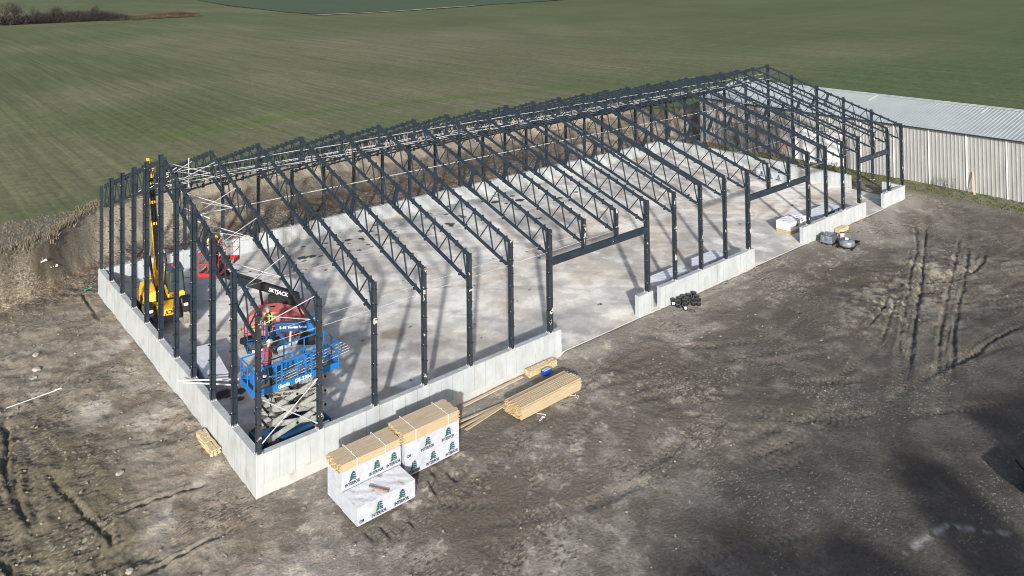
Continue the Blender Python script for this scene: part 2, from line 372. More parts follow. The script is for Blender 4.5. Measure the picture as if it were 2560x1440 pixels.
# slope in front of the gable
lf = sst(.6, -.6, X)
lc = mixc(np.broadcast_to(C(.25, .215, .17), col.shape), C(.42, .39, .34), sst(.42, .7, .4*f1+.6*f3))
lc = mixc(lc, C(.14, .11, .08), sst(.52, .66, f2)*.75)
olive = sst(-3.3, -5.0, X+(f1-.5)*2.4)*sst(15, 10, Y); lc = mixc(lc, C(.105, .092, .056)*(1+1.1*(f2-.4))[..., None], olive*.9)
topl = sst(21.5, 23.5, Y); lc = mixc(lc, C(.17, .14, .098)*(1+.8*(f2-.5))[..., None], topl*.8)
col = mixc(col, lc, lf)
# excavated strip and bank behind the long wall
bk = sst(24.1, 24.6, Y)*(1-sst(56, 60, X))
bc = mixc(np.broadcast_to(C(.12, .088, .056), col.shape), C(.34, .27, .18), sst(.50, .72, .45*f2+.55*f4)*.75)
bc = mixc(bc, C(.045, .034, .024), sst(.5, .35, f1)*.6)
sand = mixc(np.broadcast_to(C(.29, .25, .185), col.shape), C(.20, .17, .125), sst(.45, .6, fbm(X*2.2, Y*.5, 2, 141, 4)))
bc = mixc(bc, sand, sst(.06, .30, T+(f1-.5)*.25))
bc = mixc(bc, mixc(np.broadcast_to(C(.10, .086, .062), col.shape), C(.175, .153, .115), sst(.35, .65, f2)), sst(3, -2, X)*sst(.1, .3, T))
col = mixc(col, bc, bk)
for cx, cy, r in [(47.5, 30.5, 2.2), (51.5, 31, 2.6)]:
    col = mixc(col, C(.40, .35, .27), np.exp(-((X-cx)**2+(Y-cy)**2)/r**2)*.8)
# strip of rough ground by the sheds, with grass
gr = sst(55.0, 57.0, X+(f1-.5)*1.5)*sst(25, 22, Y); col = mixc(col, C(.10, .105, .045)*(1+.8*(f2-.5))[..., None], gr*.75)
lane = sst(-1, -4, Y)*sst(54.5, 56, X); col = mixc(col, C(.17, .165, .155), lane*.5)
# pale dusty marks in the yard
for pts in ([[14.65,-16.85],[15.5,-16.95],[16.27,-17.06],[17.08,-17.26],[17.68,-18.04],[18.18,-18.72]],):
    for a, b in zip(pts, pts[1:]):
        a, b = np.array(a), np.array(b); d = b-a; L = np.linalg.norm(d); d /= L
        al = np.clip((X-a[0])*d[0]+(Y-a[1])*d[1], 0, L); D = np.hypot(X-a[0]-al*d[0], Y-a[1]-al*d[1])
        col = mixc(col, C(.36, .375, .38), np.exp(-(D/.12)**2)*sst(.45, .55, .5*f2+.5*f4)*.8)
col = col*(1-.22*sst(-5, -14, Y)*sst(5, 20, X))[..., None]  # colour darkened further to the lower right, part of the painted shade
col = mixc(col, C(.055, .048, .038), np.clip(DARK, 0, 1)*.6)
col = mixc(col, C(.30, .27, .21), np.clip(LITE, 0, 1))
# field
ff1 = fbm(X, Y, 45, 201, 4); ff2 = fbm(X, Y*.6, 14, 211, 5); ff3 = fbm(X, Y, .8, 221, 3)
fc = mixc(np.broadcast_to(C(.084, .110, .042), col.shape), C(.148, .150, .082), sst(.38, .66, .6*ff1+.4*ff2))
far = sst(70, 160, Y)[..., None]*.0
fc = mixc(fc, C(.072, .098, .034), sst(90, 190, X)*.7)
fc = mixc(fc, C(.145, .14, .085), np.exp(-(((X-85)/55)**2+((Y-110)/90)**2))*.6)
yband = np.interp(X, [5, 13, 30, 47, 60, 71, 85, 120], [50.5, 55.5, 57.2, 55.6, 52.5, 49.6, 44.5, 30])
bd = np.exp(-((Y-yband)/1.6)**2)*sst(8, 14, X)*sst(95, 70, X)*(.45+.8*ff3); fc = mixc(fc, C(.078, .130, .025), np.clip(bd, 0, 1)*.7)
nearedge = sst(.93, .999, T)*np.exp(-np.clip(Y-np.interp(X, [-6, 0, 17, 37, 60], [26, 31, 38, 45, 32]), 0, 99)/7.)
fc = mixc(fc, C(.06, .10, .035), nearedge*.5)
stub = sst(34.2, 33.0, Y+(ff3-.5)*1.5)*sst(3.5, .5, X); fc = mixc(fc, C(.155, .14, .115)*(1+.5*(f2-.5))[..., None], stub*.9)
fc = fc*(1+.35*(ff3-.5))[..., None]*.92
F = (T > .93)
col = mixc(col, C(.36, .33, .24), np.exp(-((X-33.5)/4.5)**2-((Y+8)/1.8)**2)*sst(.5, .6, .5*f2+.5*f4)*.8)
col = mixc(col, C(.36, .33, .26), np.exp(-((X-40)/3.5)**2-((Y+7.8)/2.0)**2)*sst(.48, .6, .5*f2+.5*f4)*.7)
lum = col @ np.array([.3, .59, .11]); desat = .08*(Y < 24)*(X > -.5)+.15; col = col*(1-desat)[..., None]+(lum*desat)[..., None]*np.array([1.02, 1.0, .95])
Fv = F.copy()
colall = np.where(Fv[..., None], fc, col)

def grid_mesh(name, facemask, colarr, material, kind, speckarr=None):
    ny, nx = X.shape
    idx = np.arange(ny*nx).reshape(ny, nx)
    q = np.stack([idx[:-1, :-1], idx[:-1, 1:], idx[1:, 1:], idx[1:, :-1]], -1)[facemask]
    used = np.unique(q); remap = np.full(ny*nx, -1, np.int64); remap[used] = np.arange(len(used))
    q = remap[q]
    me = bpy.data.meshes.new(name)
    co = np.stack([X.ravel()[used], Y.ravel()[used], Z.ravel()[used]], -1).astype(np.float32)
    me.vertices.add(len(co)); me.vertices.foreach_set('co', co.ravel())
    me.loops.add(q.size); me.loops.foreach_set('vertex_index', q.ravel().astype(np.int32))
    me.polygons.add(len(q)); me.polygons.foreach_set('loop_start', np.arange(0, q.size, 4, dtype=np.int32))
    me.update(calc_edges=True); me.validate()
    me.polygons.foreach_set('use_smooth', np.ones(len(me.polygons), bool))
    ca = me.color_attributes.new('col', 'FLOAT_COLOR', 'POINT')
    c = np.ones((len(used), 4), np.float32); c[:, :3] = np.clip(colarr.reshape(-1, 3)[used], .01, .9)
    c[:, 3] = 0 if speckarr is None else np.clip(speckarr.ravel()[used], 0, 1)
    ca.data.foreach_set('color', c.ravel())
    me.materials.append(material)
    o = bpy.data.objects.new(name, me); link(o); o['kind'] = kind; return o
def vmat(name, rough, bump, bscale, nscale, namp, rows=None, speck=None):
    Mx = bpy.data.materials.new(name); Mx.use_nodes = True; t = Mx.node_tree; N = t.nodes; L = t.links
    b = N['Principled BSDF']; b.inputs['Roughness'].default_value = rough; b.inputs['Specular IOR Level'].default_value = .25
    at = N.new('ShaderNodeAttribute'); at.attribute_name = 'col'
    tc = N.new('ShaderNodeTexCoord')
    n = N.new('ShaderNodeTexNoise'); n.inputs['Scale'].default_value = nscale; n.inputs['Detail'].default_value = 8; n.inputs['Roughness'].default_value = .7
    L.new(tc.outputs['Object'], n.inputs['Vector'])
    mr = N.new('ShaderNodeMapRange'); mr.inputs[1].default_value = .25; mr.inputs[2].default_value = .75
    mr.inputs[3].default_value = 1-namp; mr.inputs[4].default_value = 1+namp
    L.new(n.outputs['Fac'], mr.inputs[0])
    mul = N.new('ShaderNodeVectorMath'); mul.operation = 'SCALE'
    L.new(at.outputs['Color'], mul.inputs[0]); last = mr.outputs[0]
    if rows:
        ang, per, amp = rows
        mp = N.new('ShaderNodeMapping'); mp.inputs['Rotation'].default_value = (0, 0, ang)
        L.new(tc.outputs['Object'], mp.inputs[0])
        mp2 = N.new('ShaderNodeMapping'); mp2.inputs['Scale'].default_value = (1/per, .03, 1)
        L.new(mp.outputs[0], mp2.inputs[0])
        rn = N.new('ShaderNodeTexNoise'); rn.inputs['Scale'].default_value = 1; rn.inputs['Detail'].default_value = 5
        rn.inputs['Roughness'].default_value = .65
        L.new(mp2.outputs[0], rn.inputs['Vector'])
        m2 = N.new('ShaderNodeMapRange'); m2.inputs[1].default_value = .3; m2.inputs[2].default_value = .7
        m2.inputs[3].default_value = 1-amp; m2.inputs[4].default_value = 1+amp
        L.new(rn.outputs['Fac'], m2.inputs[0])
        mm = N.new('ShaderNodeMath'); mm.operation = 'MULTIPLY'; L.new(last, mm.inputs[0]); L.new(m2.outputs[0], mm.inputs[1]); last = mm.outputs[0]
    L.new(last, mul.inputs['Scale']); out = mul.outputs[0]
    if speck:
        tone, tone2, kf = speck
        for (sc_, lo, hi, tn, wgt) in ((16, .57, .63, tone, .75), (11, .60, .66, tone2, .8)):
            sn = N.new('ShaderNodeTexNoise'); sn.inputs['Scale'].default_value = sc_*kf; sn.inputs['Detail'].default_value = 5; sn.inputs['Roughness'].default_value = .7
            sm_ = N.new('ShaderNodeMapping'); sm_.inputs['Location'].default_value = (sc_, 3, 0); sm_.inputs['Scale'].default_value = (.55, 1, 1); L.new(tc.outputs['Object'], sm_.inputs[0]); L.new(sm_.outputs[0], sn.inputs['Vector'])
            # patches with more specks: shift the noise by the stored density
            ad = N.new('ShaderNodeMath'); ad.operation = 'MULTIPLY_ADD'; ad.inputs[1].default_value = .16; ad.inputs[2].default_value = -.08
            L.new(at.outputs['Alpha'], ad.inputs[0])
            a2_ = N.new('ShaderNodeMath'); a2_.operation = 'ADD'; L.new(sn.outputs['Fac'], a2_.inputs[0]); L.new(ad.outputs[0], a2_.inputs[1])
            rg = N.new('ShaderNodeMapRange'); rg.inputs[1].default_value = lo; rg.inputs[2].default_value = hi; rg.inputs[3].default_value = 0; rg.inputs[4].default_value = wgt
            L.new(a2_.outputs[0], rg.inputs[0])
            mx = N.new('ShaderNodeMix'); mx.data_type = 'RGBA'; L.new(rg.outputs[0], mx.inputs[0]); L.new(out, mx.inputs[6]); mx.inputs[7].default_value = lin(tn); out = mx.outputs[2]
    L.new(out, b.inputs['Base Color'])
    nb = N.new('ShaderNodeTexNoise'); nb.inputs['Scale'].default_value = bscale; nb.inputs['Detail'].default_value = 6; nb.inputs['Roughness'].default_value = .65
    L.new(tc.outputs['Object'], nb.inputs['Vector'])
    bp = N.new('ShaderNodeBump'); bp.inputs['Strength'].default_value = bump; bp.inputs['Distance'].default_value = .05
    L.new(nb.outputs['Fac'], bp.inputs['Height']); L.new(bp.outputs[0], b.inputs['Normal'])
    return Mx
mud = vmat('bare_mud', .9, .9, 7, 9, .38, speck=((.31, .285, .245), (.060, .052, .043), .62))
crop = vmat('young_crop', .95, .45, 4, 2.2, .30, rows=(0.0, .55, .28), speck=((.155, .160, .085), (.045, .062, .024), .22))
fm = F[:-1, :-1]
SPK = np.clip(.15+1.3*(fbm(X, Y, 2.2, 401, 5, .6)-.42)*2.2, 0, 1)*(1-.45*yard)+sst(23.5, 25, Y)*.5*(1-T)
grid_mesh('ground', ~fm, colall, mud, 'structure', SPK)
grid_mesh('field', fm, colall, crop, 'structure', np.full(X.shape, .35))

def height_at(x, y):
    i = int(np.clip(np.searchsorted(gx, x)-1, 0, len(gx)-2)); j = int(np.clip(np.searchsorted(gy, y)-1, 0, len(gy)-2))
    u = (x-gx[i])/(gx[i+1]-gx[i]); v = (y-gy[j])/(gy[j+1]-gy[j])
    return float((Z[j, i]*(1-u)+Z[j, i+1]*u)*(1-v)+(Z[j+1, i]*(1-u)+Z[j+1, i+1]*u)*v)

# darker far field, dirt track at its corner
def sheet(name, pts, z, material, kind='structure'):
    mb = MB(); mb.add([(x, y, z) for x, y in pts], [tuple(range(len(pts)))]); o = mb.build(name, material); o['kind'] = kind; return o
M['farfield'] = mat('far_green_crop', (.022, .050, .012), (.030, .062, .015), scale=.02, rough=.95, stretch=(1, .3, 1))
M['track'] = mat('pale_track', (.36, .31, .24), (.26, .23, .17), scale=.15, rough=.95)
sheet('far_field', [(800, 3500), (400, 1200), (230, 700), (172, 536), (146, 400), (134, 300), (134.5, 272), (142, 270), (173, 271), (215, 280), (263, 292), (420, 335), (1200, 600), (3500, 1500), (3500, 3500)], 2.78, M['farfield'])
sheet('dirt_track', [(129, 266), (136, 263), (150, 262.5), (172, 265), (200, 273), (226, 281), (225, 283.5), (198, 276.5), (172, 269), (150, 266), (137, 268.5)], 2.80, M['track'])

# ------------------------------------------------------------------ slab
sx = np.arange(.13, 53.56, .1); sy = np.arange(-.14, 23.94, .1)
SX, SY = np.meshgrid(sx, sy)
a1 = fbm(SX, SY, 7, 301, 5); a2 = fbm(SX, SY, 1.4, 311, 5, .6); a3 = fbm(SX*.4+SY, SY*.4-SX, 3.0, 321, 4)
sc = np.zeros(SX.shape+(3,)); sc[:] = C(.445, .445, .445)
warm = sst(5, 14, SX)*sst(23, 13, SY); sc = mixc(sc, C(.50, .45, .395), warm*.85*sst(.25, .6, a3))
sc = mixc(sc, C(.60, .60, .60), sst(.42, .66, .5*a1+.5*a2)*.8)
sc = mixc(sc, C(.31, .305, .31), sst(.52, .38, .6*a1+.4*a3)*.65)
sc = mixc(sc, C(.62, .61, .59), sst(.52, .66, fbm(SX*1.6+SY*.6, SY*1.2-SX*1.1, 2.2, 341, 5))*.6)
sc = mixc(sc, C(.33, .31, .30), sst(.54, .62, fbm(SX*.5-SY*.5, SX*2+SY*2, 2.6, 351, 5, .6))*.5)
sc = mixc(sc, C(.22, .20, .19), sst(.56, .70, fbm(SX, SY, 2.4, 361, 5, .6))*np.exp(-((SX-9)/5)**2-((SY-7)/5)**2)*.9)
sc = sc*(1+.25*(fbm(SX, SY, .35, 371, 4, .7)-.5))[..., None]
sc = mixc(sc, C(.30, .24, .19), sst(.62, .74, fbm(SX, SY*1.5, 3.5, 331, 4))*.35)
for (ax_, ay_, bx_, by_) in [(40, 3.5, 47, 5.5), (40, 5, 46, 6.6)]:
    d = np.array([bx_-ax_, by_-ay_]); Ld = np.linalg.norm(d); d /= Ld
    al = np.clip((SX-ax_)*d[0]+(SY-ay_)*d[1], 0, Ld); D = np.hypot(SX-ax_-al*d[0], SY-ay_-al*d[1])
    sc = mixc(sc, C(.30, .22, .16), np.exp(-(D/.18)**2)*.5*sst(.3, .6, a2))
wet = np.zeros_like(SX)
spots = [(11.3,20.58,.35),(11.93,20.4,.3),(10.1,19.48,.22),(12.25,22.48,.2),(15.25,21.61,.25),(14.4,21.18,.3),(16.97,22.71,.35),(18.42,23.2,.28),(16.92,16.92,.24),(21.1,22.98,.3),(25.01,23.4,.35),(22.78,19.53,.26),(28.74,21.68,.4),(30.56,20.78,.5),(33.39,18.97,.3),(35.61,19.33,.25),(28.61,16.16,.22),(20.75,2.44,.15),(1.33,7.03,.42),(1.9,6.82,.3),(1.62,6.2,.22),(45.62,5.09,.15),(38.59,5.19,.15)]
rs = random.Random(3)
for k in range(46):
    cx = rs.gauss(13.5, 4); cy = rs.gauss(20.8, 1.5); spots.append((cx, min(23.5, cy), rs.uniform(.05, .17)))
for k in range(60):
    spots.append((rs.uniform(2, 52), rs.uniform(1, 23), rs.uniform(.03, .09)))
for k in range(30):
    spots.append((rs.gauss(24, 5), rs.gauss(21, 1.2), rs.uniform(.06, .25)))
for cx, cy, r in spots:
    wob = 1+.9*(a2-.5)
    wet = np.maximum(wet, (np.hypot((SX-cx), (SY-cy)*1.25)*wob < r).astype(float))
sc = mixc(sc, C(.02, .02, .02), wet*.93)
orange = np.exp(-((SY-23.5)/.35)**2)*sst(17, 19, SX)*sst(23, 21, SX); sc = mixc(sc, C(.42, .31, .20), orange*.6)
_X, _Y, _Z = X, Y, Z
X, Y = SX, SY; Z = np.zeros_like(SX)+(fbm(SX, SY, 3, 5, 2)-.5)*.004
M['slab'] = vmat('slab_concrete', .75, .12, 20, 5, .10)
dust = fbm(SX*.8+SY*.5, SY*.9-SX*.4, 1.3, 381, 5, .65); sc = sc*(1.02+.26*(sst(.38, .60, dust)-.5))[..., None]*(1+.10*sst(15, 45, SX))[..., None]*np.array([.995, 1.0, .985])
slab = grid_mesh('floor_slab', np.ones((SX.shape[0]-1, SX.shape[1]-1), bool), sc*np.array([1.20, 1.19, 1.16]), M['slab'], 'structure')
X, Y, Z = _X, _Y, _Z
e = MB(); e.box((53.68/2, 11.9, -.2), (53.4, 24.1, .385)); e.build('slab_edge', M['conc'])['kind'] = 'structure'

# ------------------------------------------------------------------ foundation walls
WT = 1.1; TH = .30
def conc_wall(label, segs, ties_axis='x'):
    """segs: list of (x0,y0,x1,y1) boxes that butt end to end, sunk into the ground"""
    t = thing('concrete_wall', label, 'wall', (segs[0][0], segs[0][1], -.6), 'cast concrete foundation walls of the barn')
    mb = MB()
    for x0, y0, x1, y1 in segs: mb.box(((x0+x1)/2, (y0+y1)/2, (WT-1.2)/2), (x1-x0, y1-y0, WT+1.2))
    mb.build('wall_body', M['wallc'], t, bevel=.012, seg=1)
    return t
# wall concrete with form joints and stains
def wall_mat():
    Mx = mat('cast_concrete', (.34, .378, .405), (.42, .455, .48), scale=1.1, rough=.85, c3=(.32, .335, .34), s3=1.6, t3=(.54, .70), stretch=(1, 1, .7), bump=.2, bscale=30)
    t = Mx.node_tree; N = t.nodes; L = t.links; b = N['Principled BSDF']
    src = b.inputs['Base Color'].links[0].from_socket
    geo = N.new('ShaderNodeNewGeometry'); sep = N.new('ShaderNodeSeparateXYZ'); L.new(geo.outputs['Position'], sep.inputs[0])
    add = N.new('ShaderNodeMath'); add.operation = 'ADD'; L.new(sep.outputs[0], add.inputs[0]); L.new(sep.outputs[1], add.inputs[1])
    md = N.new('ShaderNodeMath'); md.operation = 'PINGPONG'; md.inputs[1].default_value = .305; L.new(add.outputs[0], md.inputs[0])
    lt = N.new('ShaderNodeMapRange'); lt.inputs[1].default_value = .0; lt.inputs[2].default_value = .022; lt.inputs[3].default_value = .58; lt.inputs[4].default_value = 1
    L.new(md.outputs[0], lt.inputs[0])
    nn = N.new('ShaderNodeTexNoise'); nn.inputs['Scale'].default_value = 1.3; L.new(geo.outputs['Position'], nn.inputs['Vector'])
    n2 = N.new('ShaderNodeMapRange'); n2.inputs[1].default_value = .35; n2.inputs[2].default_value = .6; n2.inputs[3].default_value = 1; n2.inputs[4].default_value = 0
    L.new(nn.outputs['Fac'], n2.inputs[0])
    mx = N.new('ShaderNodeMath'); mx.operation = 'MAXIMUM'; L.new(lt.outputs[0], mx.inputs[0]); L.new(n2.outputs[0], mx.inputs[1])
    # vertical streaks
    mp = N.new('ShaderNodeMapping'); mp.inputs['Scale'].default_value = (3.5, 3.5, .35); L.new(geo.outputs['Position'], mp.inputs[0])
    sn = N.new('ShaderNodeTexNoise'); sn.inputs['Scale'].default_value = 1; sn.inputs['Detail'].default_value = 6; L.new(mp.outputs[0], sn.inputs['Vector'])
    sm = N.new('ShaderNodeMapRange'); sm.inputs[1].default_value = .3; sm.inputs[2].default_value = .7; sm.inputs[3].default_value = .93; sm.inputs[4].default_value = 1.04
    L.new(sn.outputs['Fac'], sm.inputs[0])
    m2 = N.new('ShaderNodeMath'); m2.operation = 'MULTIPLY'; L.new(mx.outputs[0], m2.inputs[0]); L.new(sm.outputs[0], m2.inputs[1])
    sc_ = N.new('ShaderNodeVectorMath'); sc_.operation = 'SCALE'; L.new(src, sc_.inputs[0]); L.new(m2.outputs[0], sc_.inputs['Scale'])
    L.new(sc_.outputs[0], b.inputs['Base Color']); return Mx
M['wallc'] = wall_mat()
h = TH/2
ob = conc_wall('long pale concrete wall turning the near corner and running under the whole near gable', [(-h, -h, 15.3, h), (-h, h, h, BY-h), (-h, BY-h, BX+h, BY+h), (BX-h, 4.3, BX+h, BY-h)])
conc_wall('short stub of concrete wall between the first wide doorway and the narrow gap beside it', [(21.1, -h, 22.3, h)])
conc_wall('concrete wall piece behind the cluster of black pails, with smudged grey stains', [(22.95, -h, 32.2, h)])
conc_wall('concrete wall piece beside the torn white pack, behind the two wrapped pallets', [(38.1, -h, 47.15, h)])
conc_wall('last low concrete wall piece at the far right corner, nearest the metal shed', [(50.2, -h, BX+h, h), (BX-h, h, BX+h, 1.6)])

# ------------------------------------------------------------------ steel frame
B = 2.44; NF = 22; G = BY/10; EZ = 6.09; RZ = 9.81; SL = (RZ-EZ)/(BY/2)
def roofz(y): return EZ+SL*(y if y <= BY/2 else BY-y)
fr = thing('barn_frame', 'dark steel skeleton of a long open gabled barn with closely spaced trusses', 'building', (0, 0, 0))
doors = {7: 4.66, 8: 4.66, 14: 4.45, 15: 4.45, 20: 4.4}
jambs = {6, 9, 13, 16, 19, 21}
def column(x, y, z0, z1, facing, worn=False, jamb=False):
    """H section; facing 'y' = flanges look along y, 'x' = along x"""
    mb = MB(); hgt = z1-z0; zc = (z0+z1)/2; fwid = .16; dep = .22 if not jamb else .24; ft = .022
    for s in (-1, 1):
        mb.mi = 1 if (worn and s == -1) else 0
        if facing == 'y': mb.box((x, y+s*(dep/2-ft/2), zc), (fwid, ft, hgt))
        else: mb.box((x+s*(dep/2-ft/2), y, zc), (ft, fwid, hgt))
    mb.mi = 0
    wl_ = dep-2*ft
    if facing == 'y': mb.box((x, y, zc), (.02, wl_, hgt))
    else: mb.box((x, y, zc), (wl_, .02, hgt))
    if jamb:   # second channel on the door side
        mb.mi = 1; mb.box((x+.13, y-.02, zc), (.05, .18, hgt-.1)); mb.mi = 0
    # base plate, stiffeners, girt clips
    if z0 < 1.3:
        mb.mi = 2; mb.box((x, y, z0+.008), (.27, .27, .016))
        for sx_ in (-.1, .1):
            for sy_ in (-.1, .1): mb.tube((x+sx_, y+sy_, z0+.016), (x+sx_, y+sy_, z0+.07), .014, 6)
        mb.mi = 0
    z = z0+.45; k = 0
    while z < z1-.1:
        if facing == 'y': mb.box((x-.06, y, z), (.11, wl_-.004, .014)); mb.box((x+.02, y-dep/2-.035, z), (.1, .07, .02))
        else: mb.box((x, y-.06, z), (wl_-.004, .11, .014)); mb.box((x-dep/2-.035, y+.02, z), (.07, .1, .02))
        mb.mi = 2
        if facing == 'y' and k % 2 == 0: mb.box((x-.083, y-dep/2+.035, z+.07), (.010, .035, .03))
        if facing == 'x' and k % 3 == 0: mb.box((x-dep/2-.006, y-.04, z+.07), (.012, .04, .04))
        mb.mi = 0
        z += .61; k += 1
    return mb.build('column', [M['steel'], M['steel_worn'], M['bolt']], fr)
for k in range(NF+1):
    x = k*B
    z0 = doors.get(k, WT)
    column(x, 0, z0, EZ+.04, 'y', worn=True, jamb=k in jambs)
    column(x, BY, WT, EZ+.02, 'y')
for j in range(1, 10):
    column(0, j*G, WT, roofz(j*G)+.22, 'x')
    column(BX, j*G, WT, roofz(j*G)+.12, 'x')
def truss(x):
    mb = MB(); wb = MB(); D = 1.24; cw = .10; ch = .13
    for side in (0, 1):
        def P(u, dz): y = u if side == 0 else BY-u; return Vector((x, y, roofz(y)+dz))
        H = BY/2; sg = -1 if side == 0 else 1
        end = .09 if side == 0 else .09
        # double angle chords
        for off in (-.03, .03):
            o = Vector((off, 0, 0))
            mb.beam(P(end, -.065)+o, P(H-.005, -.065)+o, .045, ch)
            mb.beam(P(end, -D)+o, P(H-.005, -D)+o, .045, .115)
        n = 10; top = [(.45+i*(H-.45)/n) for i in range(n+1)]
        for i in range(n+1):
            ut = min(top[i], H-.05); ub = max(ut-.30, .12) if i < n else ut
            wb.beam(P(ut, -.1), P(ub, -D+.03), .05, .055, (1, 0, 0))
            if i < n:      # diagonal: from the top node nearer the eave down to the next bottom node
                ub2 = top[i+1]-.30
                wb.beam(P(ut+.03, -.1), P(ub2-.05 if i < n-1 else H-.12, -D+.03), .045, .045, (1, 0, 0))
        # splice at mid span: doubled heavy struts
        for du, dv in ((5.98, 6.38), (6.06, 6.52)):
            for ox in (-.05, .05):
                wb.beam(P(du, -.08)+Vector((ox, 0, 0)), P(dv, -D+.02)+Vector((ox, 0, 0)), .05, .07, (1, 0, 0))
        mb.beam(P(5.7, -D-.0), P(6.9, -D-.0), .16, .15); mb.beam(P(5.75, -.07), P(6.35, -.07), .15, .16)
        # purlin clips
        u = .3
        while u < H-.1:
            p = P(u, .03); mb.box(p, (.15, .05, .10)); mb.box(P(u+.02, -.16), (.14, .04, .08)); u += .61
        for u in (.68, 3.48, 6.39, 8.97):
            mb.box(P(u, -D-.07), (.16, .10, .09)); mb.box(P(u, -D+.08), (.15, .05, .07))
    mb.box((x, BY/2, RZ-.62), (.11, .12, 1.25)); mb.box((x, BY/2, RZ-1.2), (.13, .5, .2))
    mb.box((x, BY/2, RZ-.02), (.16, .18, .16))
    t = mb.build('roof_truss', M['steel'], fr)
    wb.build('web_bracing', M['steel'], t)
for k in range(NF+1):
    truss(k*B+(.16 if k == 0 else -.16 if k == NF else 0))
for a, b, z in ((6, 9, 4.5), (13, 16, 4.30), (19, 21, 4.25)):
    mb = MB(); x0, x1 = a*B+.17, b*B-.10
    mb.box(((x0+x1)/2, 0, z), (x1-x0, .02, .30)); mb.box(((x0+x1)/2, -.09, z), (x1-x0, .03, .34))
    for s in (-1, 1): mb.box(((x0+x1)/2, .005, z+s*.16), (x1-x0, .155, .018))
    mb.box(((x0+x1)/2, .09, z+.0), (x1-x0, .02, .30))
    mb.mi = 1; mb.box((x0+(x1-x0)*.62, -.11, z), (.07, .01, .06))
    mb.build('header_beam', [M['steel'], M['bolt']], fr)
# long pipes from truss to truss along the bottom chords
def chz(y, top=False): return roofz(y)-(.1 if top else 1.24)
for y in (.68, 3.48, 6.39, 8.97, BY-.68, BY-3.48, BY-6.39, BY-8.97):
    mb = MB(); r = .006 if y < 8 or y > BY-8 else .018
    mb.tube((.16, y, chz(y)+.02), (BX-.16, y, chz(y)+.02), r, 6); mb.build('tie_pipe', M['zinc'], fr)
for y, z, r in ((11.6, 8.62, .017), (12.4, 8.62, .017), (12.03, 9.10, .015), (13.3, 8.32, .013)):
    mb = MB()
    for k in range(NF):
        mb.tube((k*B+.1, y+random.uniform(-.05, .05), z+random.uniform(-.03, .03)), ((k+1)*B-.1+.15, y+random.uniform(-.05, .05), z+random.uniform(-.03, .03)), r, 6)
    mb.build('tie_pipe', M['zinc'], fr)
# lower line of wall struts near the columns on the right side
mb = MB(); mb.tube((.1, .1, 4.95), (BX, .1, 4.95), .008, 5); mb.build('tie_pipe', M['zinc'], fr)
def brace(p, q, r=.017):
    mb = MB(); mb.tube(p, q, r, 7)
    p, q = Vector(p), Vector(q); d = (q-p).normalized()
    mb.tube(p, p+d*.16, r*1.5, 7); mb.tube(q, q-d*.16, r*1.5, 7)
    mb.build('brace', M['zinc'], fr)
ys = [.68, 3.48, 6.39, 8.97, 11.7]
for i, y in enumerate(ys[:-1]):
    brace((.16, max(y-.2, .1), roofz(max(y-.2, .1))-.3), (B, y, chz(y)))
    if i != 0: brace((.16, y+.75, roofz(y+.75)-.4), (B, y, chz(y)))
    lo = max(y-1.25, .12)
    brace((.16, lo, roofz(lo)-.45), (B, max(y-.35, .3), roofz(max(y-.35, .3))-.1))
    if i > 1: brace((.16, lo+.1, roofz(lo)-.4), (B, y+.03, chz(y)), .012)
brace((.16, 11.4, 9.35), (B, 11.7, 8.6)); brace((.16, 10.5, 8.9), (B, 11.4, 9.4))
for y in (BY-8.97, BY-6.39):
    brace((.16, y, roofz(y)-.05), (B, y+.3, chz(y))); brace((.16, y+.4, chz(y+.4)), (B, y-.2, roofz(y-.2)-.1))
brace((.12, -.02, 1.42), (2.36, -.02, 3.05)); brace((.12, .02, 3.02), (2.36, .02, 1.32), .02)
brace((.2, 12.1, 9.6), (B, 12.0, 8.7)); brace((1.35, 12.1, 8.2), (1.35, 12.1, 9.65), .02)
brace((.2, 10.6, 7.9), (1.5, 9.5, 7.2), .02)

# ------------------------------------------------------------------ metal shed
M['corr'] = mat('galvanised_sheet', (.29, .308, .315), (.33, .347, .355), scale=.8, rough=.45, metal=.15, c3=(.36, .375, .385), s3=.7, t3=(.5, .8), stretch=(1, 1, .5))
M['roofs'] = mat('roof_sheet', (.36, .40, .41), (.44, .475, .48), scale=.3, rough=.42, metal=.2)
M['roofglare'] = mat('painted_roof_glare', (.62, .66, .67), rough=.4)
M['oldwood'] = mat('weathered_siding', (.20, .20, .21), (.34, .34, .35), scale=2.2, rough=.9, stretch=(1, 7, .8), c3=(.11, .11, .12), s3=1.2, t3=(.5, .66))
M['oldwooddark'] = mat('dark_lower_siding', (.085, .087, .092), (.15, .152, .158), scale=2.2, rough=.9, stretch=(1, 7, .8), c3=(.05, .05, .05), s3=1.2, t3=(.5, .66))
sh = thing('metal_shed', 'long low shed of ribbed galvanised sheet with weathered boards at its far end', 'building', (67.5, 6, 0))
SX0, SX1, SXR = 60.0, 75.2, 67.3; SY0, SY1 = -16.0, 24.2; EV, RV = 4.85, 6.0
def ribbed(mb, y0, y1, step, fn, rib=.04, base=.0):
    """fn(y, off) -> (bottom point, top point); trapezoid ribs"""
    y = y0; ps = []
    while y < y1-1e-6:
        for dy, o in ((0, 0), (step*.62, 0), (step*.70, rib), (step*.92, rib)):
            if y+dy < y1: ps.append((y+dy, o))
        y += step
    ps.append((y1, 0))
    A = [fn(*p) for p in ps]
    vs = [a for a, b in A]+[b for a, b in A]; n = len(A)
    mb.add(vs, [(i, i+1, n+i+1, n+i) for i in range(n-1)])
mb = MB(); ribbed(mb, SY0, 13.2, .305, lambda y, o: ((SX0-o, y, -.5), (SX0-o, y, EV)))
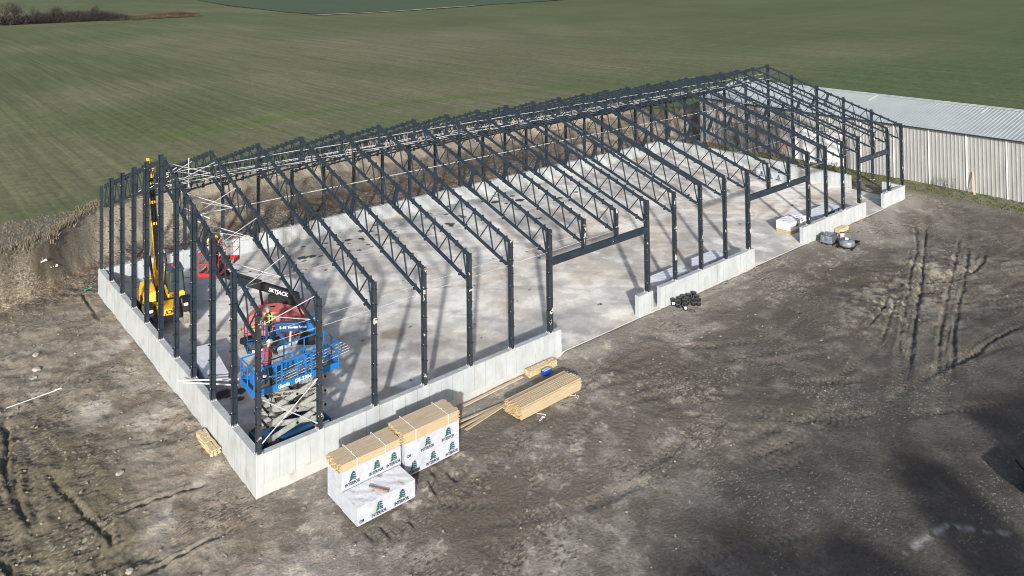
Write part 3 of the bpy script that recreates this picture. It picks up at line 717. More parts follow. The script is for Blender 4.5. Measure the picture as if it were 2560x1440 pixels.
mb.box((SX0+.08, (SY0+13.2)/2, (EV-.5)/2), (.1, 13.2-SY0, EV+.5)); wl1 = mb.build('wall', M['corr'], sh)
mb = MB(); y = 13.22
while y < SY1:
    mb.mi = 1 if (15 < y < 21.8) else 0  # lower part of these boards takes a darker tone
    w = random.uniform(.2, .3); o = random.uniform(0, .02)
    zt = 2.9-.05*(y-14) if mb.mi else EV
    if mb.mi:
        mb.box((SX0-o, y+w/2, zt/2-.25), (.06, w-.008, zt+.5)); mb.mi = 0
        mb.box((SX0-o+.01, y+w/2, (zt+EV)/2), (.05, w-.008, EV-zt))
    else: mb.box((SX0-o, y+w/2, EV/2-.25), (.06, w-.008, EV+.5))
    y += w
x = SX0
while x < SX1:
    w = random.uniform(.2, .3); zt = EV+(RV-EV)*(1-abs(x-SXR)/7.6); mb.mi = 0
    mb.box((x+w/2, SY1-.02, zt/2-.25), (w-.006, .05, zt+.4)); x += w
mb.build('wall', [M['oldwood'], M['oldwooddark']], sh, label='wall part of grey weathered vertical boards')
mb = MB(); mb.box((SX0-.12, 10.5, 1.45), (.08, 5.0, 3.3)); mb.build('door', M['tarp'], sh, bevel=.02, label='broad white sliding door')
mb = MB()
rf = MB(); ribbed(rf, SY0-.3, SY1+.3, .31, lambda y, o: ((SX0-.35, y, EV-.03+o), (SXR, y, RV+o)), rib=.03)
ribbed(rf, SY0-.3, SY1+.3, .31, lambda y, o: ((SXR, y, RV+o), (SX1+.35, y, EV-.03+o)), rib=.03)
roof = rf.build('roof', M['roofs'], sh)
mb = MB()  # pale strips laid on the roof to imitate glare
for y in [19, 17.2, 15, 12.2, 11.6, 10.8, 9.9, 8, 5.6, 3.2, .8, -2, -4.4, -7]:
    w = random.uniform(.08, .22); x0 = SXR+random.uniform(.1, 1.5) if y % 2 > .7 else SXR-2.0
    x1 = x0+random.uniform(1.5, 4.5)
    f = lambda x: EV+(RV-EV)*(1-abs(x-SXR)/(7.9 if x > SXR else 7.65))+.075
    mb.add([(x0, y, f(x0)), (x0, y+w, f(x0)), (x1, y+w, f(x1)), (x1, y, f(x1)), (x0, y, f(x0)-.03), (x0, y+w, f(x0)-.03), (x1, y+w, f(x1)-.03), (x1, y, f(x1)-.03)], [(0,1,2,3),(7,6,5,4),(0,4,5,1),(1,5,6,2),(2,6,7,3),(3,7,4,0)])
mb.build('glare_strip', M['roofglare'], roof, label='narrow strips of glare painted on the roof sheets')
mb = MB(); mb.box((SXR, (SY0+SY1)/2, RV+.05), (.5, SY1-SY0+.6, .05)); mb.build('ridge_cap', M['roofs'], roof)
mb = MB(); mb.box((SX0-.37, (SY0+SY1)/2, EV-.06), (.05, SY1-SY0+.6, .1)); mb.build('trim', M['steel'], roof)
mb = MB()
for y in range(-15, 13, 3): mb.box((SX0-.085, y+.4, EV/2-.3), (.03, .09, EV+.4))
mb.build('trim', M['white'], wl1)
# red hand cart and leaning board by the shed
t = thing('hand_cart', 'small red steel hand cart leaning against the weathered boards of the shed', 'cart', (59.2, 14.1, 0))
mb = MB()
for s in (-.25, .25):
    mb.tube((59.0, 14.1+s, .15), (59.6, 14.1+s, 1.5), .03, 6)
for k in range(4): mb.tube((59.05+k*.14, 13.85, .3+k*.32), (59.05+k*.14, 14.35, .3+k*.32), .022, 6)
mb.build('frame', M['redb'], t)
for s in (-.3, .3):
    mb = MB(); mb.lathe((59.0, 14.1+s, .16), (0, 1, 0), [(-.04, .1), (-.04, .16), (.04, .16), (.04, .1)], 14); mb.build('wheel', M['rubber'], t)
mb = MB(); mb.beam((59.2, -3.4, .0), (59.85, -3.1, 1.7), .14, .03, (1, 0, 0)); tag(mb.build('plank', M['lumbertop']), 'single grey plank leaning upright against the ribbed shed wall', 'plank')

# ------------------------------------------------------------------ vegetation
def leafmat(name, a, b): return mat(name, a, b, scale=2, rough=.9)
M['drygrass'] = leafmat('dry_grass', (.13, .115, .085), (.20, .175, .13))
M['grassg'] = leafmat('green_grass', (.055, .085, .02), (.13, .13, .045))
M['twig'] = leafmat('bare_twigs', (.030, .026, .026), (.055, .047, .045))
M['twigred'] = leafmat('reddish_brush', (.065, .042, .028), (.12, .09, .06))
M['trunk'] = leafmat('grey_bark', (.06, .055, .05), (.10, .095, .085))
def tufts(name, pts, hgt, mtl, n=8, spread=.12, seed=1, wid=.02):
    rr = random.Random(seed); mb = MB()
    for (x, y) in pts:
        z = height_at(x, y)-.02; H = hgt*rr.uniform(.5, 1.25)
        for k in range(n):
            a = rr.uniform(0, 6.28); b = rr.uniform(0, 6.28); d = rr.uniform(0, spread); l = rr.uniform(.1, .5)*H
            bx, by = x+d*math.cos(a), y+d*math.sin(a); w = wid*rr.uniform(.6, 1.4)
            tx, ty = bx+l*math.cos(b), by+l*math.sin(b); hh = H*rr.uniform(.6, 1)
            ox, oy = w*math.sin(a), w*math.cos(a)
            mx_, my_ = (bx*2+tx)/3, (by*2+ty)/3
            mb.add([(bx-ox, by-oy, z), (bx+ox, by+oy, z), (mx_+ox*.8, my_+oy*.8, z+hh*.6), (mx_-ox*.8, my_-oy*.8, z+hh*.6), (tx, ty, z+hh)], [(0, 1, 2, 3), (3, 2, 4)])
    o = mb.build(name, mtl); o['kind'] = 'stuff'; return o
rr = random.Random(5); pts = []
def ytop(x): return float(np.interp(x, [-40, -6, -4.9, -2.2, 1.5, 6.7, 17], [25.5, 26.2, 26.8, 28.4, 33.5, 36, 37.7]))
for k in range(950):
    x = rr.uniform(-12, 2.5); pts.append((x, ytop(x)+rr.gauss(.1, .45)))
tufts('dry_grass', pts[:480], .34, M['drygrass'], 9, .22, 2, .016)
pts = [(rr.uniform(-12, 1), rr.uniform(27, 33.5)) for k in range(1600)]; pts = [p for p in pts if p[1] > ytop(p[0])]
tufts('stubble', pts[:900], .16, M['drygrass'], 5, .08, 3, .015)
pts = [(rr.uniform(57.0, 59.8)+(0 if True else 0), rr.uniform(-13, 24)) for k in range(1200)]
tufts('rough_grass', pts, .13, M['grassg'], 9, .16, 4, .03)
pts = [(rr.uniform(54.3, 59.5), rr.uniform(12, 25)) for k in range(420)]
tufts('dry_weeds', pts, .38, M['drygrass'], 9, .16, 6, .02)
def bare_tree(name, label, x, y, z, H, seed, spread=.5, group=None, mt=None, stems=1):
    r_ = random.Random(seed); root = thing(name, label, 'tree', (x, y, z), group)
    tb = MB(); cb_ = MB()
    def grow(mb, p, d, L, rad, lvl):
        q = p+d*L; mb.tube(p, q, rad, 5 if lvl < 2 else 3, rad*.6, caps=False)
        if lvl >= 5: return
        n = 3 if lvl < 4 else 4
        for i in range(n):
            ax = Vector((r_.uniform(-1, 1), r_.uniform(-1, 1), r_.uniform(-.15, .9))).normalized()
            nd = (d*(1-spread)+ax*spread*1.15).normalized()
            st = p+(q-p)*r_.uniform(.45, 1)
            grow(cb_, st, nd, L*r_.uniform(.6, .85), rad*.55, lvl+1)
    for s in range(stems):
        d = Vector((r_.uniform(-.25, .25), r_.uniform(-.25, .25), 1)).normalized()
        p = Vector((x+r_.uniform(-.6, .6)*(stems > 1), y+r_.uniform(-.6, .6)*(stems > 1), z-.2))
        grow(tb, p, d, H*.30, H*.022, 0)
    tb.build('trunk', M['trunk'], root); cb_.build('crown', mt or M['twig'], root)
    return root
def copy_tree(root, loc, s, rz, label):
    c = root.copy(); COL.objects.link(c); c.location = loc; c.scale = (s, s, s*1.0); c.rotation_euler = (0, 0, rz); c['label'] = label
    for ch in root.children:
        d = ch.copy(); COL.objects.link(d); d.parent = c
    return c
FZ = 2.5
GT = 'bare winter trees at the far left corner of the field'
# far clump: pixel columns 0..640 of the photo at about 300 m
t1 = bare_tree('bare_tree', 'tall leafless grey tree at the very left edge of the far clump', 28, 301, FZ, 10.5, 1, .55, GT, stems=3)
t2 = bare_tree('bare_tree', 'leafless tree with pale upright stems, second from the left in the far clump', 33, 303, FZ, 10, 2, .5, GT, stems=4)
t3 = bare_tree('bare_tree', 'wide dark leafless tree in the middle of the far clump', 45, 303, FZ, 9.5, 3, .6, GT, stems=4)
copy_tree(t1, (39, 300.5, FZ), .74, 2.1, 'low leafless tree in the dip between the two tallest trees of the far clump')
copy_tree(t3, (51.5, 302, FZ), .72, 1.2, 'rounded leafless tree right of the wide dark one in the far clump')
copy_tree(t2, (57.5, 300, FZ), .80, 2.9, 'pointed leafless tree near the right end of the far clump')
copy_tree(t3, (62.0, 298.5, FZ), .62, 4.0, 'small leafless tree at the right end of the far clump beside low brush')
copy_tree(t1, (23, 303, FZ), .95, 4.4, 'leafless tree cut off by the left edge of the view, behind the far clump')
def brush(name, path, hs, w, n, mtl, seed, twl=1.0):
    r_ = random.Random(seed); mb = MB()
    for k in range(n):
        t = r_.random()*(len(path)-1); i = int(t); f = t-i
        x = path[i][0]*(1-f)+path[i+1][0]*f+r_.gauss(0, w); y = path[i][1]*(1-f)+path[i+1][1]*f+r_.gauss(0, w)
        H = (hs[i]*(1-f)+hs[i+1]*f)*r_.uniform(.25, 1)
        for j in range(5):
            p = Vector((x+r_.uniform(-.4, .4), y+r_.uniform(-.4, .4), FZ+r_.uniform(0, H)))
            d = Vector((r_.uniform(-1, 1), r_.uniform(-1, 1), r_.uniform(-.2, 1.2))).normalized()*r_.uniform(.4, 1.1)*twl
            s_ = d.cross(Vector((0, 0, 1))).normalized()*.07
            mb.add([p-s_, p+s_, p+d], [(0, 1, 2)])
    o = mb.build(name, mtl); o['kind'] = 'stuff'; return o
brush('undergrowth', [(20, 301), (32, 300), (45, 300), (58, 298.5), (66, 297.5)], [3.4, 3.0, 4.2, 4.0, 2.0], 1.6, 9000, M['twig'], 3, 1.5)
brush('low_brush', [(62, 298), (75, 299), (88, 302), (96, 305)], [2.2, 1.6, 2.9, 1.2], 1.5, 3600, M['twigred'], 4)
brush('dry_verge', [(62, 296.5), (80, 298.5), (96, 303)], [.8, 1.2, .7], 1.2, 1100, M['drygrass'], 5)
# leafless shrub against the shed wall
def shrub(x, y, H, seed, label):
    r_ = random.Random(seed); z = height_at(x, y); root = thing('bare_shrub', label, 'shrub', (x, y, z)); mb = MB(); st = MB()
    for k in range(9):
        a = r_.uniform(0, 6.28); b = Vector((x+.15*math.cos(a), y+.9*r_.uniform(-1, 1), z-.05))
        tip = b+Vector((r_.uniform(-.3, .3), r_.uniform(-.7, .7), H*r_.uniform(.6, 1)))
        st.tube(b, tip, .016, 4, .006)
        for j in range(16):
            p = b.lerp(tip, r_.uniform(.25, 1)); d = Vector((r_.uniform(-1, 1), r_.uniform(-1, 1), r_.uniform(-.1, 1))).normalized()*r_.uniform(.15, .5)
            mb.tube(p, p+d, .007, 3, .003, caps=False)
    st.build('stem', M['trunk'], root); mb.build('crown', M['twig'], root)
shrub(59.0, -1.9, 1.1, 5, 'leafless brown shrub growing against the right part of the ribbed shed wall')
shrub(58.8, 8.6, .8, 8, 'small leafless shrub in front of the white shed door')

# ------------------------------------------------------------------ lettering and printed mark
def lettering(text, size, mtl, parent, pos, ax, ay, name='lettering', bold=.012, align='CENTER', shear=0, sx=1.0, ext=.002):
    cu = bpy.data.curves.new('txt', 'FONT'); cu.body = text; cu.size = size; cu.align_x = align; cu.align_y = 'CENTER'
    cu.offset = bold*size; cu.extrude = ext; cu.shear = shear; cu.resolution_u = 3
    tmp = bpy.data.objects.new('txt', cu); COL.objects.link(tmp)
    dg = bpy.context.evaluated_depsgraph_get(); dg.update()
    me = bpy.data.meshes.new_from_object(tmp.evaluated_get(dg)); me.name = name
    bpy.data.objects.remove(tmp); bpy.data.curves.remove(cu)
    ax, ay = Vector(ax).normalized(), Vector(ay).normalized(); az = ax.cross(ay)
    o = origin_of(parent); mtx = Matrix((ax, ay, az)).transposed().to_4x4(); mtx.translation = Vector(pos)-o
    me.transform(mtx @ Matrix.Diagonal((sx, 1, 1, 1)))
    me.materials.clear(); me.materials.append(mtl)
    ob = bpy.data.objects.new(name, me); link(ob, parent); return ob
def tree_mark(parent, pos, ax, ay, s, mono=None, wx=1.0):
    """three-tier fir printed half green, half blue with pale slanted cuts"""
    ax, ay = Vector(ax).normalized(), Vector(ay).normalized(); az = ax.cross(ay); o = Vector(pos); mb = MB()
    def poly(pts): 
        vs = [o+ax*(x*s*wx)+ay*(y*s)+az*.003 for x, y in pts]; bk = [v-az*.003 for v in vs]; mb.hull_prism(bk, vs)
    mb.mi = 0
    poly([(-.04, 1.0), (-.30, .74), (-.30, .66), (-.17, .70), (-.36, .46), (-.36, .40), (-.22, .42), (-.42, .14), (-.42, .0), (-.04, .10)])
    mb.mi = 1
    poly([(.0, 1.0), (.30, .80), (.30, .70), (.0, .78)])
    poly([(.0, .72), (.22, .62), (.34, .60), (.34, .46), (.0, .52)])
    poly([(.0, .46), (.26, .36), (.38, .36), (.38, .18), (.0, .26)])
    poly([(.0, .20), (.38, .12), (.38, .02), (.0, .10)])
    mb.build('printed_mark', [mono or M['lgreen'], mono or M['lblue']], parent)

# ------------------------------------------------------------------ lumber
def wrap_mesh(mb, x0, x1, y0, y1, z0, z1, seed, amp=.018, flap=True):
    """wrapped pack: box skin subdivided and wrinkled, with a loose hem"""
    rng = np.random.RandomState(seed)
    nx, ny, nz = 26, 12, 8
    def face(o, du, dv, nu, nv, nrm):
        vs = []; fs = []
        for j in range(nv+1):
            for i in range(nu+1):
                u, v = i/nu, j/nv; p = o+du*u+dv*v
                e_ = min(u, 1-u, v, 1-v); k = min(1, e_*12)
                w = math.sin(p.x*9+p.z*14+p.y*11+seed)*.5+math.sin(p.x*23-p.z*31+p.y*19+seed*2)*.5
                p = p+nrm*(amp*w*k+amp*rng.uniform(-.4, .4)*k); vs.append(p)
        for j in range(nv):
            for i in range(nu): a = j*(nu+1)+i; fs.append((a, a+1, a+nu+2, a+nu+1))
        mb.add(vs, fs)
    V = Vector; dx, dy, dz = x1-x0, y1-y0, z1-z0
    mb.mi = 0
    face(V((x0, y0, z0)), V((dx, 0, 0)), V((0, 0, dz)), nx, nz, V((0, -1, 0)))
    face(V((x1, y1, z0)), V((-dx, 0, 0)), V((0, 0, dz)), nx, nz, V((0, 1, 0)))
    face(V((x0, y1, z0)), V((0, -dy, 0)), V((0, 0, dz)), ny, nz, V((-1, 0, 0)))
    face(V((x1, y0, z0)), V((0, dy, 0)), V((0, 0, dz)), ny, nz, V((1, 0, 0)))
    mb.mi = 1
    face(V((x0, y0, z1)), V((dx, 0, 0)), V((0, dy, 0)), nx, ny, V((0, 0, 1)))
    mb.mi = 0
    mb.add([V((x0, y0, z0)), V((x1, y0, z0)), V((x1, y1, z0)), V((x0, y1, z0))], [(3, 2, 1, 0)])
GW = 'white wrapped lumber packs printed with fir trees'
def wrapped_pack(label, x0, x1, y0, y1, z0, z1, marks, seed, group=GW, word='INTERFOR', end=False, rot=0, top='wraptop'):
    t = thing('lumber_pack', label, 'lumber pack', ((x0+x1)/2, (y0+y1)/2, z0), group)
    for bx in (.2, .8):
        pass
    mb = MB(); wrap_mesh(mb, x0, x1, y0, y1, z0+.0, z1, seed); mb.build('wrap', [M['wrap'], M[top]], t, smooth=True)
    s = (z1-z0)
    for mx in marks:
        tree_mark(t, (mx, y0-.022, z0+s*.34), (1, 0, 0), (0, 0, 1), s*.50, wx=1.08)
        lettering(word, s*.245, M['textnavy'], t, (mx-.02, y0-.022, z0+s*.19), (1, 0, 0), (0, 0, 1), bold=.022, sx=.84)
    if end:
        lettering('OR', s*.215, M['textnavy'], t, (x0+.16, y0-.022, z0+s*.2), (1, 0, 0), (0, 0, 1), bold=.02)
    mb = MB(); mb.box((x0+.28, y0-.02, z1-.13), (.22, .008, .13)); mb.build('paper_label', M['white'], t)
    return t
# stack at left: two wrapped packs, loose boards on top, one pack in front
wrapped_pack('white wrapped pack in front of the left stack, a brown board on top', 1.86, 4.22, -4.02, -2.93, -.30, .33, [2.73, 3.65], 1, end=True)
wrapped_pack('lower white wrapped pack of the left stack, hidden behind the front pack', 1.88, 4.34, -2.86, -1.78, -.30, .33, [2.6, 3.5], 2)
wrapped_pack('upper white wrapped pack of the left stack, directly under the bare boards', 1.88, 4.34, -2.86, -1.78, .335, .965, [2.32, 3.30, 4.02], 3)
wrapped_pack('lower white wrapped pack of the right stack, resting on the mud', 4.50, 7.02, -2.90, -1.80, -.29, .335, [4.88, 5.76, 6.66], 4)
wrapped_pack('upper white wrapped pack of the right stack, between boards and lower pack', 4.50, 7.02, -2.90, -1.80, .34, .965, [5.52, 6.48], 5, end=True)
def boards(label, x0, x1, y0, y1, z0, rows, bw, bt, seed, yaw=0, jitter=.05, straps=(), cut=None, group='bundles of bare pale boards'):
    rr_ = random.Random(seed); t = thing('board_bundle', label, 'lumber', ((x0+x1)/2, (y0+y1)/2, z0), group)
    cx, cy = (x0+x1)/2, (y0+y1)/2; n = int((y1-y0)/bw); L = x1-x0
    bod = MB(); 
    R = Matrix.Rotation(yaw, 3, 'Z')
    for r in range(rows):
        for j in range(n):
            if cut and cut(r, j, n): continue
            jx = rr_.uniform(-jitter, jitter); y = y0+bw*(j+.5)+rr_.uniform(-.004, .004)
            z = z0+bt*(r+.5)
            p = R @ Vector((jx, y-cy, 0))
            bod.mi = 2 if (r == rows-1 or (cut and rr_.random() < .3)) else 0
            c = Vector((cx, cy, z))+p; rl = rr_.uniform(-.02, .02)
            b0 = len(bod.f); bod.frame(c, R.col[0], R.col[1], R.col[2], L+rr_.uniform(-jitter, 0), bw-.006, bt-.004)
            bod.m[b0+4] = 1; bod.m[b0+5] = 1
            if bod.m[b0] == 2: bod.m[b0+2] = 0; bod.m[b0+3] = 0
    bod.build('boards', [M['lumber'], M['endgrain'], M['lumbertop']], t)
    zt = z0+rows*bt
    for s in straps:
        mb = MB(); x = x0+L*s
        mb.box((x, cy, zt+.006), (.022, y1-y0+.02, .006)); mb.box((x, y0-.008, (z0+zt)/2), (.022, .006, zt-z0)); mb.box((x, y1+.008, (z0+zt)/2), (.022, .006, zt-z0))
        mb.box((x+.03, cy-.05, zt+.014), (.07, .03, .012), .5)
        mb.build('strap', M['strap'], t)
    return t
boards('bundle of bare boards on top of the left wrapped stack', 1.78, 4.34, -2.88, -1.80, .975, 7, .09, .040, 1, straps=(.28, .74))
boards('thicker bundle of bare boards on top of the right wrapped stack', 4.38, 7.0, -2.95, -1.80, .975, 10, .09, .040, 2, jitter=.05, straps=(.22, .80))
boards('long pile of loose bare studs lying alone on the mud', 10.15, 13.85, -3.0, -1.92, -.20, 11, .045, .045, 4, yaw=.02, jitter=.09, cut=lambda r, j, n: (r > 8 and (j*7+r*3) % 5 in (0, 1)) or (r > 9 and j > n*.72))
def plank(p, q, label, mt='lumbertop', w=.14, th=.04, name='plank', group=None):
    mb = MB(); mb.beam(p, q, w, th)
    return tag(mb.build(name, M[mt], bevel=.004, seg=1), label, 'plank', group)
GP = 'loose planks on the mud'
plank((9.05, -.46, -.24), (12.52, -.40, -.17), 'long single plank lying beside the foundation wall', 'lumbertop', .15, .04, group=GP)
plank((7.4, -1.30, -.22), (10.62, -1.60, -.16), 'upper grey plank of the three between the stacks and the stud pile', 'lumbertop', .13, .035, group=GP)
plank((7.3, -1.78, -.17), (10.6, -1.72, -.10), 'middle yellowish plank of the three between the stacks and the stud pile', 'lumber', .13, .035, group=GP)
plank((8.0, -2.02, -.20), (10.5, -1.80, -.05), 'lower plank with free ends of the three between the stacks and the stud pile', 'lumber', .15, .035, group=GP)
plank((2.75, -3.28, .365), (3.14, -3.98, .365), 'short dark brown board lying across the top of the front wrapped pack', 'oldboard', .09, .045)
# packs inside the barn
def plain_pack(label, x0, x1, y0, y1, z0, z1, seed, mk=()):
    t = wrapped_pack(label, x0, x1, y0, y1, z0, z1, mk, seed, top='wrap'); return t
def yawpack(label, cx, cy, yaw, L, Wd, z0, hgt, seed, marks=(), side='x-'):
    t = wrapped_pack(label, -L/2, L/2, -Wd/2, Wd/2, z0, z0+hgt, marks, seed, top='wrapbright')
    t.location = (cx, cy, z0); t.rotation_euler = (0, 0, yaw)
    for ch in t.children: pass
    return t
def fixcenter(t): return t
for a in [('white wrapped pack inside the barn by the gable wall, its top creased and sunlit', 1.30, 9.15, math.radians(-97), 3.4, 1.02, .02, .72, 11, (-.9, .35)),
          ('white wrapped pack inside the barn, nearer of the two behind the pails wall', 26.0, 1.65, .0, 2.4, 1.05, .02, .58, 12, ()),
          ('white wrapped pack inside the barn, farther of the two behind the pails wall', 29.9, 1.70, .0, 2.4, 1.05, .02, .62, 13, ()),
          ('white wrapped pack at the far end of the barn, its fir prints facing the doorways', 51.7, 10.4, math.radians(-96), 3.1, 1.0, .02, .66, 14, (-.9, .0, .9))]:
    yawpack(*a)
# pack with green side print
t = thing('lumber_pack', 'white wrapped pack with a dark green side band inside the far wall piece', 'lumber pack', (44.9, 1.9, 0), GW)
mb = MB(); wrap_mesh(mb, 43.6, 46.15, 1.45, 2.45, .02, .64, 21); mb.build('wrap', [M['wrap'], M['wrapbright']], t, smooth=True)
mb = MB(); mb.box((44.95, 1.42, .28), (2.3, .02, .42)); mb.build('print_band', M['dgreen'], t)
mb = MB(); mb.box((45.6, 1.405, .40), (.35, .012, .14)); mb.build('paper_label', M['white'], t)
# torn pack on boards
t = thing('torn_pack', 'torn white bag of material slumped on a base of yellow boards', 'lumber pack', (40.0, 1.9, 0))
mb = MB(); wrap_mesh(mb, 39.2, 40.7, 1.45, 2.6, .22, .78, 22, .05)
wrap_mesh(mb, 40.55, 42.2, 1.6, 2.7, .22, .60, 23, .09)
mb.build('wrap', [M['wrapbright'], M['wrapbright']], t, smooth=True)
mb = MB(); 
for j in range(8): mb.box((40.5, 1.47+j*.15, .11), (2.6, .14, .2))
mb.build('boards', M['endgrain'], t, bevel=.006, seg=1)
mb = MB(); mb.box((39.95, 1.38, .55), (.25, .03, .2), 0, 0, .2); mb.box((40.75, 1.52, .68), (.22, .25, .06), .4, .3); mb.build('print_band', M['dgreen'], t)

# yellow wood block heaps along the walls
def blocks(label, x0, x1, y, z, n, seed, along='x'):
    rr_ = random.Random(seed); t = thing('wood_block_heap', label, 'wood blocks', ((x0+x1)/2 if along == 'x' else y, y if along == 'x' else (x0+x1)/2, z), 'heaps of short pale wood blocks at the wall')
    for k in range(n):
        u = x0+(x1-x0)*(k+.5)/n; mb = MB()
        for j in range(5):
            for i in range(3):
                c = (u+rr_.uniform(-.03, .03), y+(i-1)*.13+rr_.uniform(-.02, .02)); c = c if along == 'x' else (c[1], c[0])
                mb.box((c[0], c[1], z+.035+j*.058), (.33, .12, .05) if along == 'x' else (.12, .33, .05), rr_.uniform(-.12, .12))
        mb.build('block_bundle', M['straw'], t, bevel=.008, seg=1)
blocks('heap of pale wood blocks at the wall beside the blue box', 12.75, 14.5, -.48, height_at(13.6, -.48)-.02, 5, 1)
blocks('heap of pale wood blocks against the outside of the gable wall', 3.25, 5.1, -.42, -.36, 5, 2, 'y')
blocks('small heap of pale wood blocks at the wall behind the wrapped pallets', 42.2, 43.5, -.42, -.10, 4, 3)
t = thing('tool_box', 'small blue plastic box in front of the wood block heap', 'box', (13.5, -.95, -.2))
mb = MB(); mb.box((13.55, -.92, -.08), (.50, .26, .20), .05); mb.build('box_body', M['bluebox'], t, bevel=.03)
mb = MB(); mb.box((13.55, -.92, .03), (.44, .22, .03), .05); mb.build('lid', M['silver'], t, bevel=.01)

# ------------------------------------------------------------------ pails
def pail(x, y, label, lab=True, white=False):
    z = height_at(x, y)-.01; t = thing('pail', label, 'pail', (x, y, z), 'pails standing on the mud')
    mb = MB(); mb.lathe((x, y, z), (0, 0, 1), [(0, .125), (.30, .145), (.30, .155), (.33, .155), (.33, .148), (.36, .15)], 18)
    mb.build('pail_body', M['white'] if white else M['pail'], t, smooth=False)
    mb = MB(); mb.lathe((x, y, z+.36), (0, 0, 1), [(0, .158), (.025, .158), (.028, .14), (.02, .135)], 18); mb.build('lid', M['pail'], t)
    mb = MB(); mb.path([(x+.158*math.cos(a), y+.158*math.sin(a), z+.30-.1*math.sin((a-2.2)/3.14*3.14)) for a in [2.2+i*.45 for i in range(8)]], .004, 4); mb.build('handle', M['zinc'], t)
    if lab:
        mb = MB(); n = 6; a0 = math.radians(-135)
        for i in range(n):
            a = a0+(i-n/2+.5)*.16; mb.box((x+.142*math.cos(a), y+.142*math.sin(a), z+.17), (.006, .026, .14), a)
        mb.build('paper_label', M['white'], t)
PL = [(23.81, -.30, 'pail with a white paper label at the left end of the pail cluster', True), (23.82, -.62, 'black pail second from the left in the pail cluster, shiny lid', False), (23.85, -1.12, 'black pail standing alone in front of the cluster, grey dust on its lid', True), (24.71, -1.02, 'black pail at the right front of the pail cluster', False), (25.23, -.83, 'tall looking pail with white label at the right end of the pail cluster', True), (24.24, -.42, 'black pail in the middle of the cluster against the left pair', False), (24.20, -.80, 'black pail with a white mark in the middle front of the cluster', True), (24.62, -.34, 'black pail in the back row of the cluster, nearest the wall', False), (24.55, -.70, 'black pail surrounded by others in the heart of the cluster', False), (25.0, -.46, 'black pail in the back row right of the heart of the cluster', False), (25.5, -.45, 'pail farthest right and closest to the concrete wall', True), (24.92, -1.2, 'black pail tipped up at the right front edge of the cluster', False)]
for x, y, l, b in PL: pail(x, y, l, b)
mb = MB(); c0 = Vector((23.95, -1.48, height_at(23.95, -1.48)+.02)); mb.path([c0+Vector((.15*math.cos(i*.45), .15*math.sin(i*.45), .005*math.sin(i))) for i in range(15)], .012, 5)
tag(mb.build('loose_ring', M['pail']), 'thin black ring lying on the mud in front of the pails', 'ring')
pail(41.0, -.92, 'white pail with a black lid behind the grey block pallet, left one of two', False, True)
pail(41.35, -1.2, 'white pail with a black lid behind the grey block pallet, right one of two', False, True)

# ------------------------------------------------------------------ pallets outside
def pallet(mb, cx, cy, z, yaw=0, L=1.1, Wd=1.0):
    R = Matrix.Rotation(yaw, 3, 'Z')
    def b(x, y, zz, s): p = R @ Vector((x, y, 0)); mb.box((cx+p.x, cy+p.y, z+zz), s, yaw)
    for y in (-Wd/2+.05, 0, Wd/2-.05): b(0, y, .06, (L, .09, .09))
    for k in range(7): b(-L/2+.07+k*(L-.14)/6, 0, .115, (.11, Wd, .02))
z = height_at(39.8, -1.1)-.02
t = thing('pallet_load', 'dark grey block wrapped in clear film on the ground, left of the two pallet loads', 'pallet', (39.8, -1.15, z), 'wrapped pallet loads on the mud')
mb = MB(); pallet(mb, 39.8, -1.1, z, .1, 1.05, .8); mb.build('pallet', M['black'], t)
mb = MB(); mb.box((39.8, -1.1, z+.36), (1.0, .75, .45), .1); mb.build('block', M['blockgrey'], t, bevel=.03)
mb = MB(); mb.box((39.78, -1.1, z+.40), (1.06, .30, .42), .1); mb.box((39.3, -1.12, z+.36), (.06, .78, .48), .1, .15); mb.box((39.85, -.95, z+.61), (.8, .45, .06), .3, .05); mb.build('film', M['plastic'], t, bevel=.03)
z = height_at(39.8, -2.3)-.02
t = thing('pallet_load', 'round bag load in clear film on a black pallet, right of the two pallet loads', 'pallet', (39.9, -2.25, z), 'wrapped pallet loads on the mud')
mb = MB(); pallet(mb, 39.9, -2.25, z, .25, 1.25, 1.0); mb.build('pallet', M['black'], t)
mb = MB(); mb.lathe((39.9, -2.25, z+.12), (0, 0, 1), [(0, .5), (.1, .53), (.3, .5), (.42, .4), (.44, .26), (.34, .2)], 20)
for k in range(len(mb.v)):
    v = mb.v[k]; mb.v[k] = (v[0]+.03*math.sin(k*1.7), v[1]+.03*math.cos(k*2.3), v[2]+.03*math.sin(k*3.1))
mb.build('bag', M['plastic'], t, smooth=True)
mb = MB(); mb.box((39.85, -2.3, z+.52), (.22, .2, .25), .4); mb.box((40.05, -2.1, z+.50), (.16, .16, .2), .9); mb.build('carton', M['white'], t, bevel=.02)
t = None
mb = MB(); zz = height_at(40.9, -2.6); mb.box((40.75, -2.35, zz+.09), (.7, .5, .12), .9, .1); mb.box((40.95, -2.5, zz+.2), (.35, .3, .05), .3, .5); tag(mb.build('folded_tarp', M['black'], bevel=.04), 'crumpled black sheet lying behind the round bag load', 'tarpaulin')

